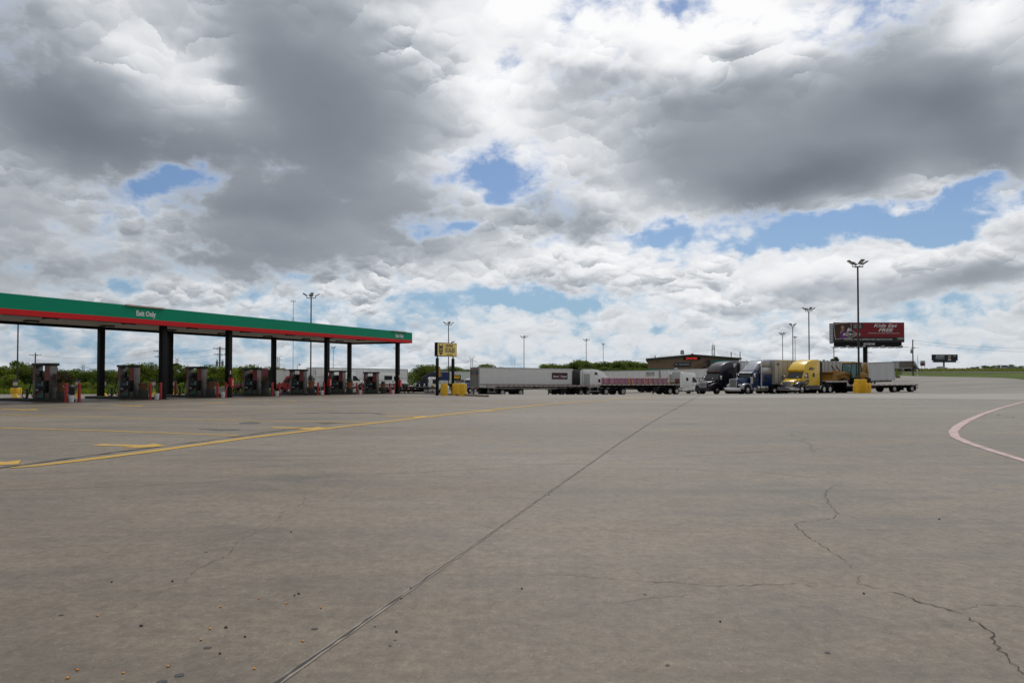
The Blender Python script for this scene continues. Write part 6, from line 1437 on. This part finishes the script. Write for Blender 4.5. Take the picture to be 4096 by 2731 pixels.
for s_, size, px, y, sh, m, sx_, bd_ in [('Kids Eat', .92, 3540, 1302.5, .3, PWHT, 1.55, .03), ('FREE', .98, 3541, 1320.5, .3, PWHT, 1.42, .035), ('EVERYDAY from May 15th to Labor Day', .30, 3536, 1332.5, 0, PWHT, 1.28, .012), ('CLEAN, MOM-APPROVED RESTROOMS', .44, 3472, 1357.5, 0, PWHT, 1.32, .02), ('see restaurant for details and restrictions', .12, 3540, 1342.5, 0, MATS['poster_maroon'], 1.2, 0)]:
    text('lettering', s_, size, m, bb, (X(px), -.122, Z(y)), ry, shear=sh, sx=sx_, bold=bd_)
mb = MB(); mb.box((X(3602), -.116, Z(1356)), (1.55, .012, .66), mat('poster_teal', (.01, .13, .10), .5)); mb.box((X(3602), -.118, Z(1360.3)), (1.45, .014, .16), BRED); lg = mb.build('fuel_logo', bb)
text('lettering', 'PETRO', .42, PWHT, lg, (X(3602), -.128, Z(1354)), ry, bold=.02, sx=.95, shear=.2)
# tilted family snapshot
Mr = Matrix.Rotation(R(7), 4, 'Y')
sn = thing('snap', None, None); sn.parent = bb; bpy.data.objects.remove(sn)
def tilt(pts, cx, cz, y): 
    c, s = math.cos(R(6)), math.sin(R(6)); return [(cx + a * c - b * s, y, cz + a * s + b * c) for a, b in pts]
cX, cZ = X(3372.5), Z(1323)
mb = MB(); q = 1.82; h_ = 1.62; mb.plate(tilt([(-q, -h_), (q, -h_), (q, h_), (-q, h_)], cX, cZ, -.116), -.006, PWHT); q -= .09; h_ -= .09
mb.plate(tilt([(-q, -h_), (q, -h_), (q, h_), (-q, h_)], cX, cZ, -.124), -.006, mat('photo_brown', (.055, .028, .024), .6, var=.5, scale=1.5)); mb.build('snapshot', bb)
SK = mat('photo_skin', (.42, .24, .16), .6); HR = mat('photo_hair', (.12, .06, .03), .7); DRS = mat('photo_purple', (.16, .03, .20), .6, var=.3)
mb = MB()
def disc(cx, cz, rx, rz_, m, y): mb.plate(tilt([(cx + rx * math.cos(t * math.pi / 8), cz + rz_ * math.sin(t * math.pi / 8)) for t in range(16)], cX, cZ, y), -.003, m)
disc(-.1, .78, .42, .46, HR, -.132); disc(-.02, .70, .30, .40, SK, -.137)
mb.plate(tilt([(-.75, -.55), (.45, -.55), (.30, .12), (.12, .30), (-.25, .28), (-.5, .0)], cX, cZ, -.134), -.003, SK)
mb.plate(tilt([(-1.0, -1.5), (.7, -1.5), (.4, -.5), (.32, .05), (-.28, .0), (-.5, -.6)], cX, cZ, -.139), -.003, DRS)
mb.plate(tilt([(.7, -.2), (1.6, -.3), (1.6, .3), (1.1, .5)], cX, cZ, -.134), -.003, PWHT); mb.build('photo_figure', bb)
mb = MB(); mb.plate([(X(3408), -.128, Z(1317)), (X(3453), -.128, Z(1312)), (X(3450), -.128, Z(1293.5)), (X(3406), -.128, Z(1298))], -.01, BBLK); fv = mb.build('slogan_panel', bb)
for s_, y in (('FAMILY', 1300.5), ('VALUES', 1309)): text('lettering', s_, .50, PWHT, fv, (X(3430), -.142, Z(y)), (R(90), R(-6), 0), bold=.01, sx=1.0)
mb = MB(); mb.plate([(X(3404) + 1.05 * math.cos(t * math.pi / 10), -.146, Z(1336) + .72 * math.sin(t * math.pi / 10)) for t in range(20)], -.006, VANG)
mb.plate([(X(3404) + .9 * math.cos(t * math.pi / 10), -.153, Z(1336) + .60 * math.sin(t * math.pi / 10)) for t in range(20)], -.004, BBLK)
mb.plate([(X(3371), -.158, Z(1342)), (X(3440), -.158, Z(1342)), (X(3440), -.158, Z(1332)), (X(3374), -.158, Z(1332))], -.006, PWHT); sk_ = mb.build('skillet_logo', bb)
text('lettering', 'Iron Skillet', .58, BRED, sk_, (X(3406), -.172, Z(1336.6)), ry, bold=.03, sx=1.0)
mb = MB(); mb.plate([(X(3477.5) + sx_ * (1.0 + .22 * math.cos(a)), -.02, Z(1375.5) + .20 * math.sin(a)) for sx_, a in [(1, R(q)) for q in (-90, -45, 0, 45, 90)] + [(-1, R(q)) for q in (90, 45, 0, -45, -90)]], -.02, PWHT); mp_ = mb.build('owner_plate', bb)
text('lettering', 'Media | Choice', .26, INKB, mp_, (X(3478), -.05, Z(1375.5)), ry, bold=.01)
# smaller one far off
d = 390.0; cxm = (3779.5 - 2048) / FPX * d; zg = gz(cxm, d)
b2 = thing('billboard', 'small distant navy billboard reading INJURED? on a grey column', 'billboard', (cxm, d, zg), 0)
NAVY = mat('poster_navy', (.010, .014, .036), .5)
mb = MB(); mb.bx(X(3727.8), X(3831), -.1, .3, Z(1442), Z(1417.4), NAVY); mb.build('panel', b2)
mb = MB(); mb.bx(X(3734), X(3825), 0, .5, Z(1449), Z(1442) - .01, NAVY); mb.bx(X(3724), X(3834), -.8, -.4, Z(1449.2), Z(1448.4), BLK); mb.build('apron', b2)
mb = MB(); mb.cyl((X(3779), .8, -2), (X(3779), .8, Z(1449)), .45, mat('grey_column', (.12, .13, .15), .6), 14); mb.build('column', b2)
for s_, size, px, y in [('INJURED?', 1.45, 3761, 1424.2), ('972-Call Tom', 1.1, 3760, 1432.8), ('CARSE', .75, 3818, 1423.5), ('CarseLaw.com', .5, 3760, 1440)]:
    text('lettering', s_, size, PWHT if size > .6 else mat('poster_grey', (.2, .2, .22), .6), b2, (X(px), -.12, Z(y)), ry, bold=.03, sx=.82 if size > .6 else 1.0)
mb = MB(); mb.plate([(X(3797.5) + .95 * math.cos(t * math.pi / 8), -.13, Z(1428) + 1.15 * math.sin(t * math.pi / 8)) for t in range(16)], -.01, SK); mb.plate([(X(3790), -.12, Z(1441.5)), (X(3805), -.12, Z(1441.5)), (X(3802), -.12, Z(1435)), (X(3793), -.12, Z(1435))], -.01, PWHT)
mb.plate([(X(3797.5) + 1.0 * math.cos(t * math.pi / 8), -.145, Z(1424.5) + .55 * math.sin(t * math.pi / 8)) for t in range(9)], -.01, VANG); mb.build('portrait', b2)
# grey and red pylon sign
d = 300.0; cxm = (3692 - 2048) / FPX * d; zg = gz(cxm, d); sp_ = thing('roadside_sign', 'small grey and red roadside sign on two thin legs', 'sign', (cxm, d, zg), 0)
mb = MB(); mb.bx(X(3683), X(3700), -.15, .15, Z(1452), Z(1442.5), VANG); mb.bx(X(3683.5), X(3697.5), -.18, -.16, Z(1462.5), Z(1454.5), BRED); mb.bx(X(3682), X(3702), .16, .3, Z(1463), Z(1448), VANG); mb.build('panel', sp_)
for px in (3687, 3699): mb = MB(); mb.cyl((X(px), 0, -1), (X(px), 0, Z(1462)), .09, GREY, 6); mb.build('leg', sp_)
p = gp(3668.5, 212); mb = MB(); mb.cyl((0, 0, -.2), (.05, 0, .9), .17, WHT, 10); mb.cyl((.05, 0, .9), (-.05, 0, 2.1), .13, WHT, 10)
mb.cyl((.03, 0, .72), (.04, 0, .9), .19, BLK, 10); mb.cyl((.05, 0, 1.3), (.03, 0, 1.45), .16, BLK, 10); tag(mb.build('marker_post', loc=p), 'white banded marker post beside the right-hand utility pole', 'marker post')
mb = MB(); mb.ball((0, 0, .15), .28, mat('pale_rock', (.4, .39, .37), .9), 8, 6, (1.5, 1, .7)); tag(mb.build('rock', loc=gp(3591, 196)), 'pale rock beside the small bush', 'rock')

# ------------------------------------------------------------------ utility poles, pylons, mast
WOOD = mat('pole_wood', (.050, .038, .032), .9, var=.3, scale=4, stretch=(3, 3, .3)); GALV = mat('galvanised', (.22, .24, .26), .5, metal=.3); MASTM = mat('pale_mast', (.42, .44, .47), .6)
def upole(px, d, ytop, arms, lab, trans=0, yaw=20, one=False):
    p = gp(px, d); h = EYE + (HOR - ytop) * d / FPX - p.z; t = thing('utility_pole', lab, 'utility pole', p, R(yaw), 'wooden utility poles')
    mb = MB(); mb.cyl((0, 0, -.5), (0, 0, h), .20, WOOD, 10, r2=.15); mb.build('pole', t, smooth=True)
    for dz, w in arms:
        mb = MB(); mb.box(((w / 2 if one else 0), -.16, h - dz), (w, .12, .14), WOOD); 
        for k in range(4):
            x = (-.46 + k * .92 / 3) * w + (w / 2 if one else 0); mb.cyl((x, -.16, h - dz + .06), (x, -.16, h - dz + .32), .05, GALV, 6)
        for s_ in (-1, 1): mb.cyl((0, -.2, h - dz - .7), (s_ * w * .3, -.2, h - dz), .03, GALV, 5)
        mb.build('cross_arm', t)
    for k in range(trans):
        s_ = -1 if k == 0 else 1; mb = MB(); mb.cyl((s_ * .55, -.1, h - 4.3), (s_ * .55, -.1, h - 3.2), .26, GALV, 12); mb.cyl((s_ * .45, -.1, h - 3.2), (s_ * .45, -.1, h - 2.8), .05, WOOD, 6); mb.cyl((s_ * .65, -.1, h - 3.2), (s_ * .65, -.1, h - 2.8), .05, WOOD, 6); mb.box((s_ * .28, -.1, h - 3.6), (.4, .08, .08), GALV); mb.build('transformer', t)
    return t, h
u1, h1 = upole(879, 150, 1386, [(.45, 2.6), (1.75, 2.2)], 'wooden utility pole with two cross arms and transformers', 2)
u2, h2 = upole(637, 185, 1398, [(.45, 2.6), (1.9, 2.2)], 'wooden utility pole half hidden by the first front column')
u3, h3 = upole(141, 205, 1411, [(.7, 3.0)], 'wooden utility pole above the nearest pump')
u4, h4 = upole(3652, 215, 1358, [(2.6, 1.4)], 'single utility pole on the verge beside the highway', 1, 0)
mb = MB(); mb.box((.9, -.1, h4 - 2.6), (1.9, .06, .06), GALV); mb.tube([(.1, 0, h4 - .3), (.5, 0, h4 - .2), (.75, 0, h4 - .55)], .04, GALV, 5); mb.build('side_bracket', u4)
mb = MB(); pt = gp(3336, 172); mb.cyl((0, 0, 0), (0, 0, EYE + (HOR - 1388) * 172 / FPX - pt.z), .10, WOOD, 8); tag(mb.build('flag_pole', loc=pt), 'thin pole rising behind the cedars under the big billboard', 'pole')
p = gp(3671, 260); mb = MB(); mb.cyl((0, 0, 0), (0, 0, 6.5), .07, GALV, 6); mb.box((.9, 0, 3.9), (1.9, .07, .07), GALV); mb.box((1.75, 0, 3.2), (.25, .25, .9), BLK); tag(mb.build('signal_mast', loc=p), 'thin signal mast with a hanging signal by the highway', 'signal')
p = gp(1189, 210); t = thing('street_lamp', 'small single street lamp above the grey trailer', 'street lamp', p); hh = EYE + (HOR - 1463) * 210 / FPX - p.z
mb = MB(); mb.tube([(0, 0, 0), (0, 0, hh), (.15, 0, hh + .4), (.5, 0, hh + .5)], .06, GALV, 6); mb.build('pole', t); mb = MB(); mb.prof([(.35, hh + .3), (.9, hh + .1), (1.0, hh + .25), (.6, hh + .7)], GALV, hw=.15); mb.build('lamp_head', t)
mb = MB(); mb.bx(-.95, .95, -.6, .6, -.1, 1.0, mat('utility_concrete', (.24, .23, .21), .8)); mb.box((0, 0, 1.03), (2.0, 1.3, .08), MATS['utility_concrete']); tag(mb.build('utility_box', loc=gp(884, 100), rot=(0, 0, R(15))), 'low grey concrete box at the foot of the two-armed utility pole', 'utility box')
def wire(a, b, sag, r, lab, n=14):
    a, b = Vector(a), Vector(b); mb = MB(); P = [a.lerp(b, k / n) - Vector((0, 0, sag * 4 * (k / n) * (1 - k / n))) for k in range(n + 1)]; mb.tube(P, r, mat('wire', (.10, .10, .11), .6), 4)
    return tag(mb.build('power_line', fix=False), lab, 'power line', 'power lines')
T = lambda u, h, dz: u.location + Vector((0, -.16, h - dz))
wire(T(u3, h3, .5), T(u2, h2, .2), 1.6, .02, 'upper power line between the wooden utility poles at the left'); wire(T(u3, h3, 1.9), T(u2, h2, 1.7), 1.6, .02, 'lower power line between the wooden utility poles at the left')
wire(T(u2, h2, .2), T(u1, h1, .2), .9, .02, 'upper power line between the two-armed poles'); wire(T(u2, h2, 1.7), T(u1, h1, 1.5), .9, .02, 'lower power line between the two-armed poles')
wire(T(u4, h4, .3), at(4400, 1395, 190), 1.0, .022, 'power line running right from the verge utility pole'); wire(T(u4, h4, 1.2), at(4400, 1408, 190), 1.0, .022, 'second power line running right from the verge utility pole')
def pylon_mesh(parent):
    H_ = 34.0; mb = MB(); r = .16
    def leg(z): return np.interp(z, [0, 20, 34], [3.6, 1.5, 1.2])
    zs = [0, 5, 10, 14, 17, 20, 22.5, 25, 27.5, 30, 32]
    for i in range(len(zs) - 1):
        a, b = leg(zs[i]), leg(zs[i + 1])
        for sx_, sy in ((-1, -1), (1, -1), (1, 1), (-1, 1)): mb.cyl((sx_ * a, sy * a, zs[i]), (sx_ * b, sy * b, zs[i + 1]), r, GALV, 4)
        for k in range(4):
            c = [(-1, -1), (1, -1), (1, 1), (-1, 1)]; p, q = c[k], c[(k + 1) % 4]
            mb.cyl((p[0] * a, p[1] * a, zs[i]), (q[0] * b, q[1] * b, zs[i + 1]), r * .6, GALV, 4); mb.cyl((q[0] * a, q[1] * a, zs[i]), (p[0] * b, p[1] * b, zs[i + 1]), r * .6, GALV, 4)
    mb.build('tower_frame', parent); mb = MB()
    for z, w, hh in ((20, 9.0, 2.6), (27.5, 6.2, 2.2)):
        for s_ in (-1, 1):
            for sy in (-1.3, 1.3): mb.cyl((s_ * 1.3, sy, z), (s_ * w, 0, z), r * .7, GALV, 4); mb.cyl((s_ * 1.3, sy, z + hh), (s_ * w, 0, z), r * .7, GALV, 4)
            for k in range(1, 4): f = k / 4; mb.cyl((s_ * (1.3 + (w - 1.3) * f), 0, z), (s_ * (1.3 + (w - 1.3) * f), 0, z + hh * (1 - f)), r * .5, GALV, 4)
            mb.cyl((s_ * w, 0, z), (s_ * w, 0, z - 2.2), .12, GALV, 4)
    for s_ in (-1, 1): mb.cyl((s_ * 1.2, 0, 30), (s_ * 4.0, 0, 34), r * .7, GALV, 4); mb.cyl((s_ * 1.2, 0, 32), (s_ * 4.0, 0, 34), r * .7, GALV, 4)
    mb.cyl((-4, 0, 34), (4, 0, 34), r * .7, GALV, 4); mb.build('cross_arms', parent)
py0 = None; PYL_ = []
for px, ytop, d, yaw, sc_, lab in [(1887, 1425, 900, 8, 1.0, 'lattice pylon just left of the refrigerated trailer'), (1113, 1422, 980, 8, 1.0, 'lattice pylon right of the fourth far column'), (708, 1428, 1100, 10, 1.0, 'lattice pylon right of the first front columns'), (333, 1455, 1250, 14, 1.0, 'faint lattice pylon between the first two pumps'), (111, 1444, 1350, 18, 1.0, 'faint lattice pylon behind the left floodlight pole'), (2853, 1373, 760, 62, 1.0, 'lattice pylon behind the tan building')]:
    if py0 is None: t = py0 = thing('lattice_pylon', lab, 'pylon', group='lattice pylons'); pylon_mesh(t)
    else: t = dup(py0, label=lab)
    p = at(px, ytop, d); t.location = (p.x, p.y, p.z - 34); t.rotation_euler = (0, 0, R(yaw)); PYL_.append(p)
for k in range(4): 
    for dz, nm in ((6.5, 'upper'), (14.5, 'lower')): wire(PYL_[k] - Vector((-5, 0, dz)), PYL_[k + 1] - Vector((-5, 0, dz)), 7, .07, f'{nm} high voltage line, {["first","second","third","fourth"][k]} span from the scales sign')
wire(PYL_[5] - Vector((0, 0, 6.5)), PYL_[0] - Vector((0, 0, 6.5)), 9, .07, 'high voltage line above the tan building and trailers'); wire(PYL_[5] - Vector((0, 0, 6.5)), at(3700, 1452, 700), 9, .07, 'high voltage line right of the tan building pylon')
p = at(1174, 1203, 900); t = thing('radio_mast', 'very thin radio mast rising behind the canopy beside the light pole', 'mast', (p.x, p.y, 0)); mb = MB()
for k in range(3): a = 2.1 * k; mb.cyl((math.cos(a) * .55, math.sin(a) * .55, 0), (math.cos(a) * .45, math.sin(a) * .45, p.z), .11, MASTM, 4)
for k in range(24): z = p.z * k / 24; mb.cyl((.5, 0, z), (-.4, .3, z + p.z / 24), .07, MASTM, 4)
mb.build('lattice', t); mb = MB(); mb.box((0, 0, p.z - 1), (7.0, .5, .5), MASTM)
for x in (-3, -1, 1, 3): mb.box((x, 0, p.z - .2), (.4, .4, 2.2), MASTM)
mb.box((-.6, 0, p.z - 25), (.6, .6, 6), MASTM); mb.build('antennas', t)
p = at(2059, 1425, 900); mb = MB(); mb.cyl((0, 0, 0), (0, 0, p.z), .14, MASTM, 5); tag(mb.build('thin_mast', loc=(p.x, p.y, 0)), 'faint thin mast above the refrigerated trailer', 'mast')
